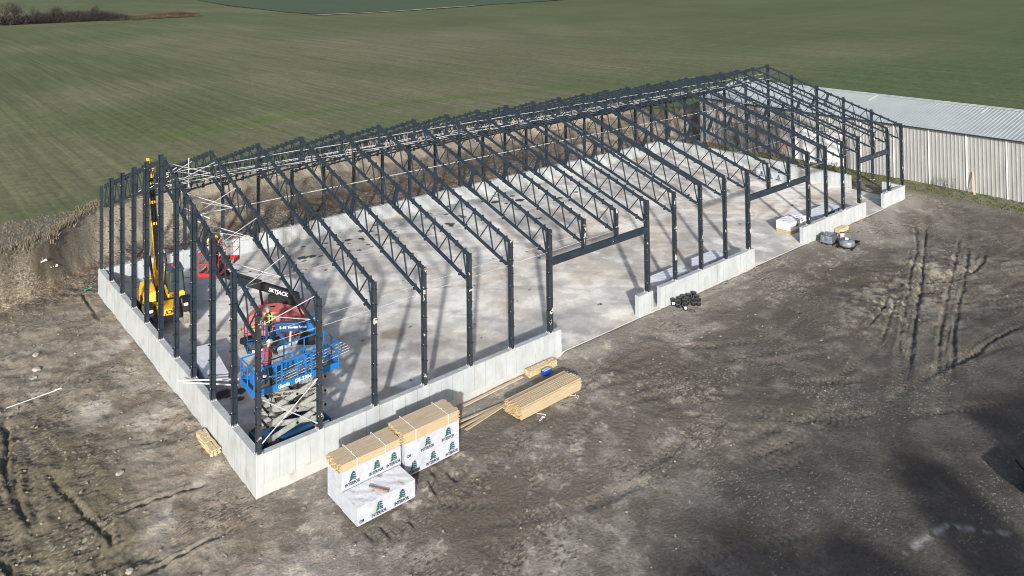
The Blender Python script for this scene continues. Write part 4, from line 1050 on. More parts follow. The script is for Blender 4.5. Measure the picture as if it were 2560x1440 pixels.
# ------------------------------------------------------------------ small litter
def squiggle(pts, label, seed):
    rr_ = random.Random(seed); q = []
    for a, b in zip(pts, pts[1:]):
        for i in range(5):
            f = i/5; x = a[0]*(1-f)+b[0]*f+rr_.uniform(-.05, .05); y = a[1]*(1-f)+b[1]*f+rr_.uniform(-.05, .05); q.append((x, y, height_at(x, y)+.03+rr_.uniform(0, .04)))
    mb = MB(); mb.path(q, .011, 4); tag(mb.build('cut_strap', M['strap']), label, 'strap', 'cut white straps by the stud pile')
squiggle([(11.04, -3.1), (11.23, -3.35), (10.76, -3.5), (11.21, -3.5)], 'tangled white strap on the mud below the near part of the stud pile', 1)
squiggle([(13.0, -3.1), (13.22, -3.2), (13.1, -3.45), (13.3, -3.3)], 'white strap on the mud below the far end of the stud pile', 2)
z1_, z2_ = height_at(-6.3, 12.9), height_at(-4.0, 13.0)
mb = MB(); mb.tube((-6.25, 12.9, z1_+.05), (-4.05, 13.05, z2_+.05), .016, 8); mb.tube((-4.35, 13.03, z2_+.06), (-4.1, 13.05, z2_+.06), .03, 8); tag(mb.build('loose_pipe', M['white']), 'long thin white pipe lying on the dirt at the left edge', 'pipe')
def rock(x, y, r, seed, label, mt=None):
    rr_ = random.Random(seed); bm = bmesh.new(); bmesh.ops.create_icosphere(bm, subdivisions=2, radius=r)
    for v in bm.verts: v.co *= rr_.uniform(.75, 1.15); v.co.z *= .55; v.co.x *= 1.25
    me = bpy.data.meshes.new('stone'); bm.to_mesh(me); bm.free(); me.materials.append(mt or M['stone'])
    o = bpy.data.objects.new('stone', me); link(o); o.location = (x, y, height_at(x, y)+r*.12); o.rotation_euler = (0, 0, rr_.uniform(0, 6)); tag(o, label, 'stone', 'pale stones on the dirt left of the gable')
M['stone'] = mat('pale_stone', (.26, .25, .225), (.35, .335, .30), scale=6, rough=.9)
rock(-4.41, 17.54, .16, 1, 'pale stone near the top of the left dirt slope'); rock(-4.6, 16.1, .20, 2, 'flat pale stone just below the highest stone of the left slope'); rock(-4.83, 15.29, .14, 3, 'pale stone above the end of the white pipe')
rock(-3.62, 4.5, .13, 4, 'rounded stone in the middle of the left dirt slope'); rock(-4.59, -.81, .12, 5, 'pale stone near the bottom edge left of the rut'); 
rr_ = random.Random(77); mb = MB()
for k in range(900):
    u = rr_.random()
    if u < .45: x, y = rr_.uniform(-9, -.4), rr_.uniform(-3, 24)
    elif u < .7: x, y = rr_.uniform(0, 45), rr_.uniform(-12, -.4)
    else: x, y = rr_.uniform(0, 55), rr_.uniform(24.6, 30)
    r = rr_.uniform(.015, .05)*(1.6 if u > .7 else 1); z = height_at(x, y)
    a = rr_.uniform(0, 3); mb.box((x, y, z+r*.3), (r*2, r*1.5, r*1.2), a, rr_.uniform(-.4, .4), rr_.uniform(-.4, .4))
mb.build('rubble', mat('dull_rubble', (.17, .155, .13), (.25, .235, .20), scale=1.5, rough=.9))['kind'] = 'stuff'
# scraps of white wrapping left of the barn
for i, (x, y, l) in enumerate([(-1.98, 27.2, 'white scrap of wrapping, larger of two below the dry grass'), (-2.6, 27.1, 'white scrap of wrapping, smaller of two below the dry grass')]):
    z = height_at(x, y); mb = MB(); rr_ = random.Random(i)
    for k in range(6): mb.box((x+rr_.uniform(-.25, .25), y+rr_.uniform(-.2, .2), z+.06), (.22, .12, .02), rr_.uniform(0, 3), rr_.uniform(-.5, .5), rr_.uniform(-.5, .5))
    tag(mb.build('plastic_scrap', M['strap']), l, 'litter')
z = height_at(-.6, 25.3); mb = MB()
for k in range(5): mb.box((-.75+k*.13, 25.2+.05*k, z+.05), (.2, .14, .02), k, .3*math.sin(k), .2)
tag(mb.build('plastic_scrap', mat('teal_plastic', (.05, .40, .33), rough=.4)), 'small turquoise plastic scrap near the left corner of the barn', 'litter')

# steel sheets on the slab
M['sheet'] = mat('bluish_sheet_steel', (.26, .33, .37), (.36, .43, .46), scale=3, rough=.35, metal=.3)
for i, (x, y, L, n, l) in enumerate([(13.2, 23.3, 3.4, 5, 'bundle of thin bluish steel strips on the slab, leftmost along the far wall'), (21.2, 22.3, 3.8, 9, 'broad heap of bluish steel strips on the slab, middle of the far wall'), (26.6, 22.9, 3.6, 8, 'heap of bluish steel strips right of the broad heap'), (31.3, 23.0, 3.2, 6, 'thin spread of bluish steel strips farthest right along the far wall')]):
    mb = MB(); rr_ = random.Random(i)
    for k in range(n): mb.box((x+rr_.uniform(-.5, .5), y-.5+k*.16, .012+.012*(k % 3)), (L*rr_.uniform(.8, 1), .11, .01), rr_.uniform(-.08, .08))
    tag(mb.build('steel_strips', M['sheet']), l, 'steel strips', 'bundles of steel strips on the slab')
for i, (a, b, l) in enumerate([((-.66, 7.35, 1.13), (1.4, 5.6, 1.16), 'upper grey steel channel lying across the gable wall top'), ((-.5, 7.0, 1.13), (1.2, 5.15, 1.15), 'lower grey steel channel lying across the gable wall top')]):
    mb = MB(); mb.beam(a, b, .045, .02); mb.beam(Vector(a)+Vector((0, 0, .03)), Vector(b)+Vector((0, 0, .03)), .02, .03); tag(mb.build('steel_channel', M['zinc']), l, 'steel channel', 'steel channels resting on the gable wall')
mb = MB(); mb.box((41.7, 12.2, .05), (.5, .09, .08), .3); tag(mb.build('wood_offcut', M['black']), 'dark offcut lying on the slab by the far header beam', 'offcut')
mb = MB(); mb.box((48.4, 1.5, .05), (.7, .12, .08), .5); mb.box((48.7, 1.7, .08), (.3, .2, .1), .2); tag(mb.build('wood_offcut', M['bluebox']), 'dark blue bundle lying in the last doorway', 'offcut')

# ------------------------------------------------------------------ wheels
def wheel(parent, c, ax, R, w, tyre='rubber', rim='rimgrey', lugs=18):
    c = Vector(c); ax = Vector(ax).normalized()
    mb = MB(); mb.lathe(c, ax, [(-w/2, R*.55), (-w/2, R*.9), (-w*.36, R), (w*.36, R), (w/2, R*.9), (w/2, R*.55)], 26)
    upv = Vector((0, 0, 1)); fwv = ax.cross(upv).normalized()
    for i in range(lugs):
        for s in (-1, 1):
            t = 2*math.pi*(i+.25*s)/lugs; rad = fwv*math.cos(t)+upv*math.sin(t); tan = -fwv*math.sin(t)+upv*math.cos(t)
            dd = (ax*s+tan*.55).normalized(); p = c+rad*(R+.008)+ax*(s*w*.24)
            mb.frame(p, dd, rad, dd.cross(rad).normalized(), w*.46, .05, .055)
    wh = mb.build('wheel', M[tyre], parent)
    mb = MB(); mb.lathe(c, ax, [(-w*.32, R*.2), (-w*.32, R*.56), (w*.32, R*.56), (w*.32, R*.2)], 20)
    mb.lathe(c, ax, [(-w*.42, R*.16), (w*.42, R*.16)], 12)
    mb.build('rim', M[rim], wh)
    return wh

# ------------------------------------------------------------------ telehandler
H0 = Vector((-.15, -1, 0)).normalized(); S0 = Vector((-H0.y, H0.x, 0))   # H0 forward, S0 left side of machine
FA = Vector((1.42, 15.95, 0))
th_ = thing('telehandler', 'yellow telescopic handler with its boom raised steeply beside the gable', 'telehandler', FA-H0*1.3)
def TP(f, s, z): return FA+H0*f+S0*s+Vector((0, 0, z))
Zv = Vector((0, 0, 1))
def tbox(mb, f, s, z, lf_, ls, lz): return mb.frame(TP(f, s, z), H0, S0, Zv, lf_, ls, lz)
for f, s in ((0, 1), (0, -1), (-2.75, 1), (-2.75, -1)):
    wheel(th_, TP(f, s*.98, .64), S0, .64, .44, 'mudtyre' if s > 0 else 'rubber', 'rimgrey')
mb = MB(); tbox(mb, -1.4, 0, .85, 4.1, .95, .5)
tbox(mb, .45, 0, .72, .5, 1.1, .35); tbox(mb, -3.45, 0, .95, .45, 1.9, .7); mb.build('chassis', M['black'], th_, bevel=.03)
mb = MB()
# front yellow fairing with name, and side fenders
a = [TP(-.4, -.62, .85), TP(-.4, .62, .85), TP(.78, .52, .85), TP(.78, -.52, .85)]
b = [TP(-.4, -.55, 1.22), TP(-.4, .55, 1.22), TP(.72, .48, 1.16), TP(.72, -.48, 1.16)]
mb.hull_prism(a, b)
mb.build('front_fairing', M['yellow'], th_, bevel=.03)
for s in (1, -1):
    mb = MB(); mb.lathe(TP(0, s*.93, .62), S0, [(-.2, .70), (.2, .70)], 22)
    # keep only the upper arch
    mb2 = MB(); n = 9
    for i in range(n):
        t0_, t1_ = math.radians(15+i*150/n), math.radians(15+(i+1)*150/n)
        q = []
        for tt, rr1 in ((t0_, .74), (t1_, .74), (t1_, .79), (t0_, .79)): q.append((math.cos(tt)*rr1, math.sin(tt)*rr1))
        A_ = [TP(x_, s*.93-.22, .62+z_) for x_, z_ in q]; B_ = [TP(x_, s*.93+.22, .62+z_) for x_, z_ in q]; mb2.hull_prism(A_, B_)
    mb2.build('fender', M['black'], th_)
    mb = MB(); mb.frame(TP(.62, s*.86, 1.18), H0, S0, Zv, .12, .22, .14); mb.build('headlight', M['textwhite'], th_, bevel=.03)
# engine pod on the machine's right
mb = MB()
a = [TP(-.6, -.42, .85), TP(-.6, -1.1, .85), TP(-2.6, -1.15, .85), TP(-2.6, -.42, .85)]
b = [TP(-.95, -.42, 1.62), TP(-1.0, -1.0, 1.52), TP(-2.6, -1.05, 1.72), TP(-2.6, -.42, 1.78)]
mb.hull_prism(a, b); mb.build('engine_cover', M['yellow'], th_, bevel=.06)
mb = MB(); mb.box(TP(-1.35, -1.12, 1.15), (.6, .03, .35), math.atan2(H0.y, H0.x)); mb.build('grille', M['black'], th_)
# cab on the machine's left
cabp = MB(); x0, x1, s0, s1 = -.95, -2.45, .18, 1.06
a = [TP(x0, s0, .95), TP(x0, s1, .95), TP(x1, s1, .95), TP(x1, s0, .95)]
b = [TP(x0-.05, s0, 1.35), TP(x0-.05, s1, 1.35), TP(x1, s1, 1.35), TP(x1, s0, 1.35)]
cabp.hull_prism(a, b); cab = cabp.build('cab', M['yellow'], th_, bevel=.03)
mb = MB(); a = [TP(x0-.07, s0+.04, 1.35), TP(x0-.07, s1-.04, 1.35), TP(x1+.04, s1-.04, 1.35), TP(x1+.04, s0+.04, 1.35)]
b = [TP(x0-.38, s0+.08, 2.38), TP(x0-.38, s1-.1, 2.38), TP(x1+.1, s1-.1, 2.38), TP(x1+.1, s0+.08, 2.38)]
mb.hull_prism(a, b); mb.build('window', M['glass'], cab)
mb = MB()
for (f0, ss, f1, s1_) in ((x0-.05, s0+.03, x0-.36, s0+.07), (x0-.05, s1-.03, x0-.36, s1-.09), (x1+.03, s1-.03, x1+.09, s1-.09), (x1+.03, s0+.03, x1+.09, s0+.07)):
    mb = MB(); mb.beam(TP(f0, ss, 1.3), TP(f1, s1_, 2.4), .07, .07); mb.build('pillar', M['black'], cab)
mb = MB(); tbox(mb, (x0+x1)/2-.15, (s0+s1)/2, 2.43, 1.28, .86, .10); mb.build('roof', M['black'] if False else mat('cab_roof_dark', (.03, .06, .09), rough=.35), cab, bevel=.04)
mb = MB(); mb.lathe(TP(-1.9, .55, 2.48), Zv, [(0, .06), (.14, .05)], 12); mb.build('beacon', M['redb'], cab)
mb = MB(); mb.beam(TP(x0-.1, s1, 2.0), TP(x0+.15, s1+.32, 2.05), .03, .03); tbox(mb, x0+.16, s1+.36, 2.0, .06, .18, .30); mb.build('mirror', M['black'], cab, bevel=.01)
mb = MB(); mb.beam(TP(-2.9, -.85, 1.5), TP(-2.9, -1.2, 1.6), .03, .03); tbox(mb, -2.9, -1.28, 1.5, .06, .2, .34); mb.build('mirror', M['black'], th_)
mb = MB(); tbox(mb, -3.4, 0, 1.35, .5, 1.4, .55); 
for s in (-.28, .28): mb.hull_prism([TP(-3.7, s-.04, 1.2), TP(-2.6, s-.04, 1.2), TP(-2.9, s-.04, 2.35), TP(-3.4, s-.04, 2.35)], [TP(-3.7, s+.04, 1.2), TP(-2.6, s+.04, 1.2), TP(-2.9, s+.04, 2.35), TP(-3.4, s+.04, 2.35)])
mb.build('boom_mount', M['yellow'], th_, bevel=.02)
PV = TP(-3.1, -.05, 2.1); TIP = Vector((.86, 17.15, 8.85)); bd_ = (TIP-PV).normalized(); BL = (TIP-PV).length
upb = S0.cross(bd_).normalized()
def BP(l, s=0, u=0): return PV+bd_*l+S0*s+upb*u
def bseg(mb, l0, l1, w, hh, s=0, u=0): return mb.frame((BP(l0, s, u)+BP(l1, s, u))/2, bd_, S0, upb, l1-l0, w, hh)
mb = MB(); bseg(mb, -.3, 3.1, .36, .46); bo = mb.build('boom', M['yellow'], th_, bevel=.02)
fs_ = 1 if (BP(0, 0, 1)-BP(0)).dot(H0) > 0 else -1
mb = MB(); bseg(mb, .1, 3.0, .27, .04, .03, fs_*.25); mb.build('boom_plate', M['black'], bo)
mb = MB(); bseg(mb, 3.0, 4.4, .27, .34); bseg(mb, 4.4, 5.6, .22, .28); bseg(mb, 5.6, 6.5, .2, .24); mb.build('inner_boom', M['black'], bo)
for l, s_ in ((3.05, .40), (4.4, .32), (5.6, .30)):
    mb = MB(); bseg(mb, l-.07, l+.09, s_, s_+.04); mb.build('boom_collar', M['yellow'], bo, bevel=.01)
mb = MB()
for s in (-.12, .02, .13): mb.tube(BP(1.0, s, fs_*.27), BP(6.3, s, fs_*.17), .022, 6)
mb.build('hose', M['black'], bo)
mb = MB(); mb.frame(BP(6.65, 0, fs_*.05), bd_, S0, upb, .40, .34, .34); mb.frame(BP(6.25, 0, fs_*.25), bd_, S0, upb, .5, .26, .14); mb.frame(BP(7.0, -.1, fs_*.28), bd_, S0, upb, .34, .16, .26)
hd = mb.build('boom_head', M['yellow'], bo, bevel=.03)
mb = MB()
for s in (-.35, .35): mb.frame(BP(6.5, s, fs_*.55), bd_, S0, upb, .9, .07, .07)
for l in (6.1, 6.9): mb.frame(BP(l, 0, fs_*.55), bd_, S0, upb, .08, .9, .06)
for s in (-.25, .25): mb.frame(BP(6.1, s, fs_*1.05), bd_, S0, upb, .04, .09, .95)
mb.build('fork_carriage', M['black'], hd)
for s in (-.42, .42):
    mb = MB(); mb.tube(TP(-1.7, s*.9, 1.15), BP(1.0, s*.95, fs_*.12), .07, 10); cy = mb.build('lift_cylinder', M['black'], th_)
    mb = MB(); mb.tube(BP(1.0, s*.95, fs_*.12), BP(1.9, s*.5, fs_*.1), .04, 10); mb.build('piston_rod', M['zinc'], cy)
lettering('JCB', .26, M['textblack'], th_, TP(.765, .0, 1.0)+H0*.01, S0, Zv+H0*-.12, bold=.03, shear=.2)

# ------------------------------------------------------------------ baskets
def basket(parent, c, yaw, L, Wd, z, hgt, mt, toe=.12, name='basket', mid=True, r=.016, tmat=None):
    R = Matrix.Rotation(yaw, 3, 'Z'); c = Vector((c[0], c[1], 0))
    def Q(u, v, zz): p = R @ Vector((u, v, 0)); return Vector((c.x+p.x, c.y+p.y, z+zz))
    mb = MB(); ax, ay = R.col[0], R.col[1]
    cs = [(-L/2, -Wd/2), (L/2, -Wd/2), (L/2, Wd/2), (-L/2, Wd/2)]
    for i in range(4):
        a_, b_ = cs[i], cs[(i+1) % 4]
        for zz in ([hgt, hgt*.55] if mid else [hgt]): mb.tube(Q(*a_, zz), Q(*b_, zz), r, 7)
        mb.beam(Q(*a_, toe/2), Q(*b_, toe/2), .025, toe)
        n = max(1, int(round(math.dist(a_, b_)/.85)))
        for k in range(n):
            f = k/n; mb.tube(Q(a_[0]*(1-f)+b_[0]*f, a_[1]*(1-f)+b_[1]*f, 0), Q(a_[0]*(1-f)+b_[0]*f, a_[1]*(1-f)+b_[1]*f, hgt), r, 7)
    o = mb.build(name, mt, parent)
    mb = MB(); mb.frame(Q(0, 0, .01), ax, ay, Zv, L-.04, Wd-.04, .03); mb.build('floor_plate', M['deck'], o)
    return o, Q

# ------------------------------------------------------------------ scissor lift
sl = thing('scissor_lift', 'blue scissor lift raised inside the near corner, grey scissor arms below', 'scissor lift', (2.0, 1.7, 0))
bx0, bx1, by0, by1 = .60, 3.30, .72, 2.42
mb = MB(); mb.box(((bx0+bx1)/2, (by0+by1)/2, .55), (bx1-bx0, .95, .35)); 
for yy in (by0+.18, by1-.18): mb.box(((bx0+bx1)/2, yy, .62), (1.35, .34, .42))
mb.box((bx0-.05, (by0+by1)/2, .6), (.12, 1.3, .3)); mb.box((bx1+.05, (by0+by1)/2, .6), (.12, 1.3, .3))
ch = mb.build('chassis', M['dblue'], sl, bevel=.04)
for x in (bx0+.38, bx1-.38):
    for y in (by0+.14, by1-.14): wheel(sl, (x, y, .38), (0, 1, 0), .38, .28, 'rubber', 'white', 14)
mb = MB(); mb.box((2.9, .60, .86), (.5, .1, .07)); mb.build('control_box', M['white'], sl, bevel=.01)
mb = MB(); mb.box((2.62, .62, .80), (.14, .14, .22)); mb.build('oil_tank', mat('orange_brown', (.35, .12, .05), rough=.5), sl, bevel=.02)
PZ = 2.62; lv = 3; z0 = .82; dz = (PZ-.12-z0)/lv; A0, A1 = .75, 3.15
for i in range(lv):
    za, zb = z0+i*dz, z0+(i+1)*dz
    for (ya, yb, o) in ((.98, 2.16, 0), (1.10, 2.04, 1)):
        for y in (ya, yb):
            mb = MB()
            if o == 0: mb.beam((A0, y, za), (A1, y, zb), .07, .20)
            else: mb.beam((A0, y, zb), (A1, y, za), .07, .20)
            mb.build('scissor_arm', M['grey'], sl, bevel=.01, seg=1)
    for x, z in ((A0, zb), (A1, zb), ((A0+A1)/2, (za+zb)/2)):
        mb = MB(); mb.tube((x, .9, z), (x, 2.24, z), .045, 10); mb.build('pivot_pin', M['black'], sl)
for k in range(4):
    mb = MB(); rh = random.Random(k); q = [(1.0+.5*k, 1.25+.2*k, z0+.1+.35*j+rh.uniform(-.1, .1)) for j in range(5)]; q = [(x+rh.uniform(-.25, .25), y, z) for x, y, z in q]; mb.path(q, .018, 6); mb.build('hose', M['black'], sl)
mb = MB(); mb.tube((1.2, 1.57, z0+.05), (2.5, 1.57, z0+dz*1.9), .09, 12); cy = mb.build('lift_cylinder', M['black'], sl)
mb = MB(); mb.tube((2.3, 1.57, z0+dz*1.7), (2.9, 1.57, z0+dz*2.4), .05, 10); mb.build('piston_rod', M['zinc'], cy)
mb = MB(); mb.box((1.9, 1.6, PZ-.05), (2.9, .9, .09)); mb.build('deck_frame', M['grey'], sl)
pl, Q = basket(sl, (2.02, 1.66), 0, 3.55, 1.32, PZ, 1.02, M['blue'], toe=.24, name='platform', r=.028)
mb = MB()
for x in (1.35, 2.35, 2.6): mb.box((x, 1.0, PZ+.55), (.07, .05, .95))
mb.box((1.95, 1.0, PZ+1.0), (3.3, .05, .07)); mb.box((.27, 1.25, PZ+.65), (.05, .30, .45)); mb.build('gate', M['blue'], pl, bevel=.008, seg=1)
for i in range(5):
    mb = MB(); y = 1.2+i*.12; mb.tube((1.0+.1*i, y, PZ+.1+.05*i), (4.4+.1*math.sin(i), y+.05, PZ+.40+.05*i), .012, 6)
    tag(mb.build('steel_pipe', M['zinc']), ['lowest', 'second lowest', 'middle', 'second highest', 'highest'][i]+' of the pale steel pipes lying on the scissor lift platform', 'pipe', 'steel pipes on the scissor lift platform')
lettering('Genie', .20, M['textwhite'], pl, (1.42, .96, PZ+.10), (1, 0, .0), (0, 0, 1), bold=.03)
lettering('GS-3384', .20, M['textwhite'], pl, (2.22, .96, PZ+.10), (1, 0, 0), (0, 0, 1), bold=.03)
arm_d = Vector((A1-A0, 0, -dz)).normalized()
arm_u = Vector((-arm_d.z, 0, arm_d.x))
mb = MB()
topz = PZ-.12
lettering('NewStar Rentals', .155, M['textblack'], sl, Vector((1.35, 1.062, topz-dz*(1.35-A0)/(A1-A0))), arm_d, arm_u, bold=.03)
lettering('519-395-7', .145, M['textblack'], sl, Vector((2.62, 1.062, topz-dz*(2.62-A0)/(A1-A0))), arm_d, arm_u, bold=.03)

# ------------------------------------------------------------------ red boom lift
rl = thing('boom_lift', 'boom lift with faded red covers and a black boom reaching a red basket', 'boom lift', (4.8, 10.1, 0), 'telescopic boom lifts inside the barn')
ya = math.radians(15); Ra = Matrix.Rotation(ya, 3, 'Z')
def RL(u, v, z): p = Ra @ Vector((u, v, 0)); return Vector((4.8+p.x, 10.15+p.y, z))
for u in (-1.15, 1.15):
    for v in (-1.0, 1.0): wheel(rl, RL(u, v, .46), Ra.col[1], .46, .36, 'mudtyre', 'redb' if (u > 0) else 'rimgrey', 18)
mb = MB(); mb.frame(RL(0, 0, .55), Ra.col[0], Ra.col[1], Zv, 2.7, 1.0, .34); mb.frame(RL(1.15, 0, .46), Ra.col[0], Ra.col[1], Zv, .3, 1.7, .25); mb.frame(RL(-1.15, 0, .46), Ra.col[0], Ra.col[1], Zv, .3, 1.7, .25)
mb.build('chassis', M['black'], rl, bevel=.03)
td = (Vector((2.75, 12.15, 0))-Vector((5.1, 9.6, 0))).normalized(); ts = Vector((-td.y, td.x, 0)); tc_ = Vector((4.98, 10.2, 0))
def TT(f, s, z): return tc_+td*f+ts*s+Vector((0, 0, z))
for s in (-1, 1):
    mb = MB()
    ring = [(-1.45, .80), (-1.55, 1.45), (-1.3, 2.0), (-.3, 2.15), (.7, 2.0), (1.25, 1.6), (1.3, .80)]
    ins, outs = .17, 1.02
    A_ = [TT(f, s*ins, z) for f, z in ring]; B_ = [TT(f*(.93), s*outs, z-(.12 if z > 1 else 0)) for f, z in ring]
    mb.hull_prism(A_, B_); cv = mb.build('cover', M['red'], rl, bevel=.07, seg=3)
    mb = MB(); mb.frame(TT(-.2, s*.62, 2.12), td, ts, Zv, .18, .10, .03); mb.frame(TT(-.05, s*.70, 2.11), td, ts, Zv, .08, .14, .03); mb.build('vent', M['black'], cv)
mb = MB(); mb.frame(TT(-1.28, .15*-1, 1.15), td, ts, Zv, .3, 1.9, .55); mb.build('counterweight', M['red'], rl, bevel=.06)
mb = MB(); mb.frame(TT(-1.1, -1.06, 1.35), td, ts, Zv, .5, .03, .28); mb.build('sign_plate', M['white'], rl)
mb = MB(); mb.frame(TT(-.5, 0, 1.65), td, ts, Zv, 1.6, .26, 1.6); mb.build('boom_mount', M['black'], rl, bevel=.03)
P0 = TT(-1.05, 0, 2.62)-Vector((.23, .30, 0)); P1 = Vector((2.75, 12.0, 3.60)); bdir = (P1-P0).normalized(); 
def SB(l, s=0, u=0): return P0+bdir*l+ts*s+ts.cross(bdir).normalized()*(-u)
BLn = (P1-P0).length; ub = bdir.cross(ts).normalized(); ub = ub if ub.z > 0 else -ub
mb = MB(); mb.frame(P0+bdir*(BLn*.33), bdir, ts, ub, BLn*.80, .28, .36); bo = mb.build('boom', M['black'], rl, bevel=.02)
mb = MB(); mb.frame(P0+bdir*(BLn*.78), bdir, ts, ub, BLn*.5, .21, .26); mb.frame(P0+bdir*(BLn*.70)+ub*.22, bdir, ts, ub, BLn*.55, .12, .08); mb.build('inner_boom', M['black'], bo, bevel=.015)
sd_ = ts if ts.dot(Vector((-.6, -.8, 0))) > 0 else -ts
lettering('SKYJACK', .26, M['textwhite'], bo, P0+bdir*(BLn*.17)+sd_*.145, -bdir if (-bdir).dot(Vector((.77, -.64, 0))) > 0 else bdir, ub, bold=.02)
mb = MB(); mb.tube(TT(.55, 0, 1.35), P0+bdir*(BLn*.42)-ub*.2, .06, 10); mb.build('lift_cylinder', M['black'], rl)
mb = MB(); mb.beam(P1, P1+Vector((-.15, .1, .35)), .2, .2); mb.beam(P1+Vector((-.1, .05, .3)), Vector((2.7, 11.7, 3.93)), .3, .14); mb.build('basket_arm', M['black'], rl)
by_ = math.atan2(1.9, 1.9)
bk, Qb = basket(rl, (2.72, 11.65), math.atan2(1.9, 1.82), 2.5, 1.0, 3.98, 1.1, M['redb'], toe=.17, r=.014)
mb = MB(); mb.frame(Qb(.35, -.5, .2), Matrix.Rotation(by_, 3, 'Z').col[0], Matrix.Rotation(by_, 3, 'Z').col[1], Zv, .35, .03, .12); mb.build('sign_plate', M['white'], bk)
mb = MB(); mb.frame(Qb(-.9, -.3, .35), Matrix.Rotation(by_, 3, 'Z').col[0], Matrix.Rotation(by_, 3, 'Z').col[1], Zv, .4, .3, .5); mb.build('control_box', M['black'], bk, bevel=.02)
mb = MB(); mb.tube(Qb(.6, 0, -.02), Qb(.35, .1, -1.3), .012, 5); mb.build('hanging_cable', M['black'], bk)

# ------------------------------------------------------------------ blue boom lift
bl = thing('boom_lift', 'boom lift with dark blue boom and pale grey covers behind the scissor lift', 'boom lift', (4.1, 6.1, 0), 'telescopic boom lifts inside the barn')
def BLp(u, v, z): return Vector((4.1-.86*u-.5*v, 6.1+.5*u-.86*v, z))
for u in (-1.0, 1.0):
    for v in (-.95, .95): wheel(bl, BLp(u, v*.85, .45), (.5, .86, 0), .45, .30, 'mudtyre', 'white', 16)
mb = MB(); mb.box(BLp(0, 0, .55), (2.4, 1.1, .32), math.atan2(.5, -.86)); mb.build('chassis', M['dblue'], bl, bevel=.03)
jd = (Vector((3.05, 6.0, 0))-Vector((4.75, 5.0, 0))).normalized(); js = Vector((-jd.y, jd.x, 0))
def JT(f, s, z): return Vector((4.15, 5.85, z))+jd*f+js*s
for s in (-1, 1):
    mb = MB(); ring = [(-1.2, .7), (-1.3, 1.3), (-.9, 1.75), (.0, 1.85), (.8, 1.6), (1.15, 1.2), (1.15, .7)]
    mb.hull_prism([JT(f, s*.2, z) for f, z in ring], [JT(f*.9, s*1.05, z-(.18 if z > 1 else 0)) for f, z in ring])
    mb.build('cover', M['silver'], bl, bevel=.10, seg=3)
mb = MB(); mb.frame(JT(-.75, -.6, 1.80), jd, js, Zv, .22, .12, .06); mb.build('vent', M['black'], bl)
mb = MB(); mb.hull_prism([JT(-.9, -.18, .7), JT(.5, -.18, .7), JT(-.35, -.18, 2.35), JT(-.8, -.18, 2.6)], [JT(-.9, .18, .7), JT(.5, .18, .7), JT(-.35, .18, 2.35), JT(-.8, .18, 2.6)]); mb.build('boom_mount', M['black'], bl, bevel=.02)
K0 = Vector((4.66, 5.42, 2.60)); K1 = Vector((3.42, 6.42, 2.55)); K2 = Vector((3.25, 6.75, 1.55)); kd = (K1-K0).normalized(); ksd = kd.cross(Zv).normalized(); ksd = ksd if ksd.dot(Vector((-.6, -.8, 0))) > 0 else -ksd
mb = MB(); mb.beam(K0-kd*.15, K1, .26, .38); bo2 = mb.build('boom', M['dblue'], bl, bevel=.02)
mb = MB(); mb.beam(K0+Vector((.0, 0, -.25)), K0+Vector((.05, -.03, .38)), .34, .34); mb.build('boom_end', M['blue'], bo2, bevel=.02)
tdir = -kd if (-kd).dot(Vector((.77, -.64, 0))) > 0 else kd
lettering('S-45', .18, M['textwhite'], bo2, K0+kd*1.22+ksd*.135, tdir, Zv, bold=.02)
lettering('NewStar Rentals', .15, M['textwhite'], bo2, K0+kd*.55+ksd*.135, tdir, Zv, bold=.02, sx=.85)
mb = MB(); mb.beam(K1, Vector((3.85, 6.1, 1.75)), .14, .16); mb.beam(K1-Vector((0, 0, .05)), K2, .14, .16); mb.build('jib', M['dblue'], bl, bevel=.01)
mb = MB(); mb.tube(JT(.3, 0, 1.3), K0+kd*.9-Vector((0, 0, .2)), .05, 10); mb.build('lift_cylinder', M['zinc'], bl)
bk2, Qc = basket(bl, (3.22, 7.15), math.radians(-12), 1.7, .8, 1.48, 1.1, M['dblue'], toe=.13, r=.02)
mb = MB(); mb.box((2.75, 6.83, 1.55), (.5, .02, .12), math.radians(-12)); mb.build('striped_plate', mat('warning_stripes', (.75, .75, .75), (.03, .03, .03), scale=6, contrast=(.49, .51), detail=0, rough=.5), bk2)
mb = MB(); mb.box((2.85, 7.4, 2.35), (.5, .25, .25), math.radians(-12)); mb.build('control_box', M['yellow'], bk2, bevel=.02)

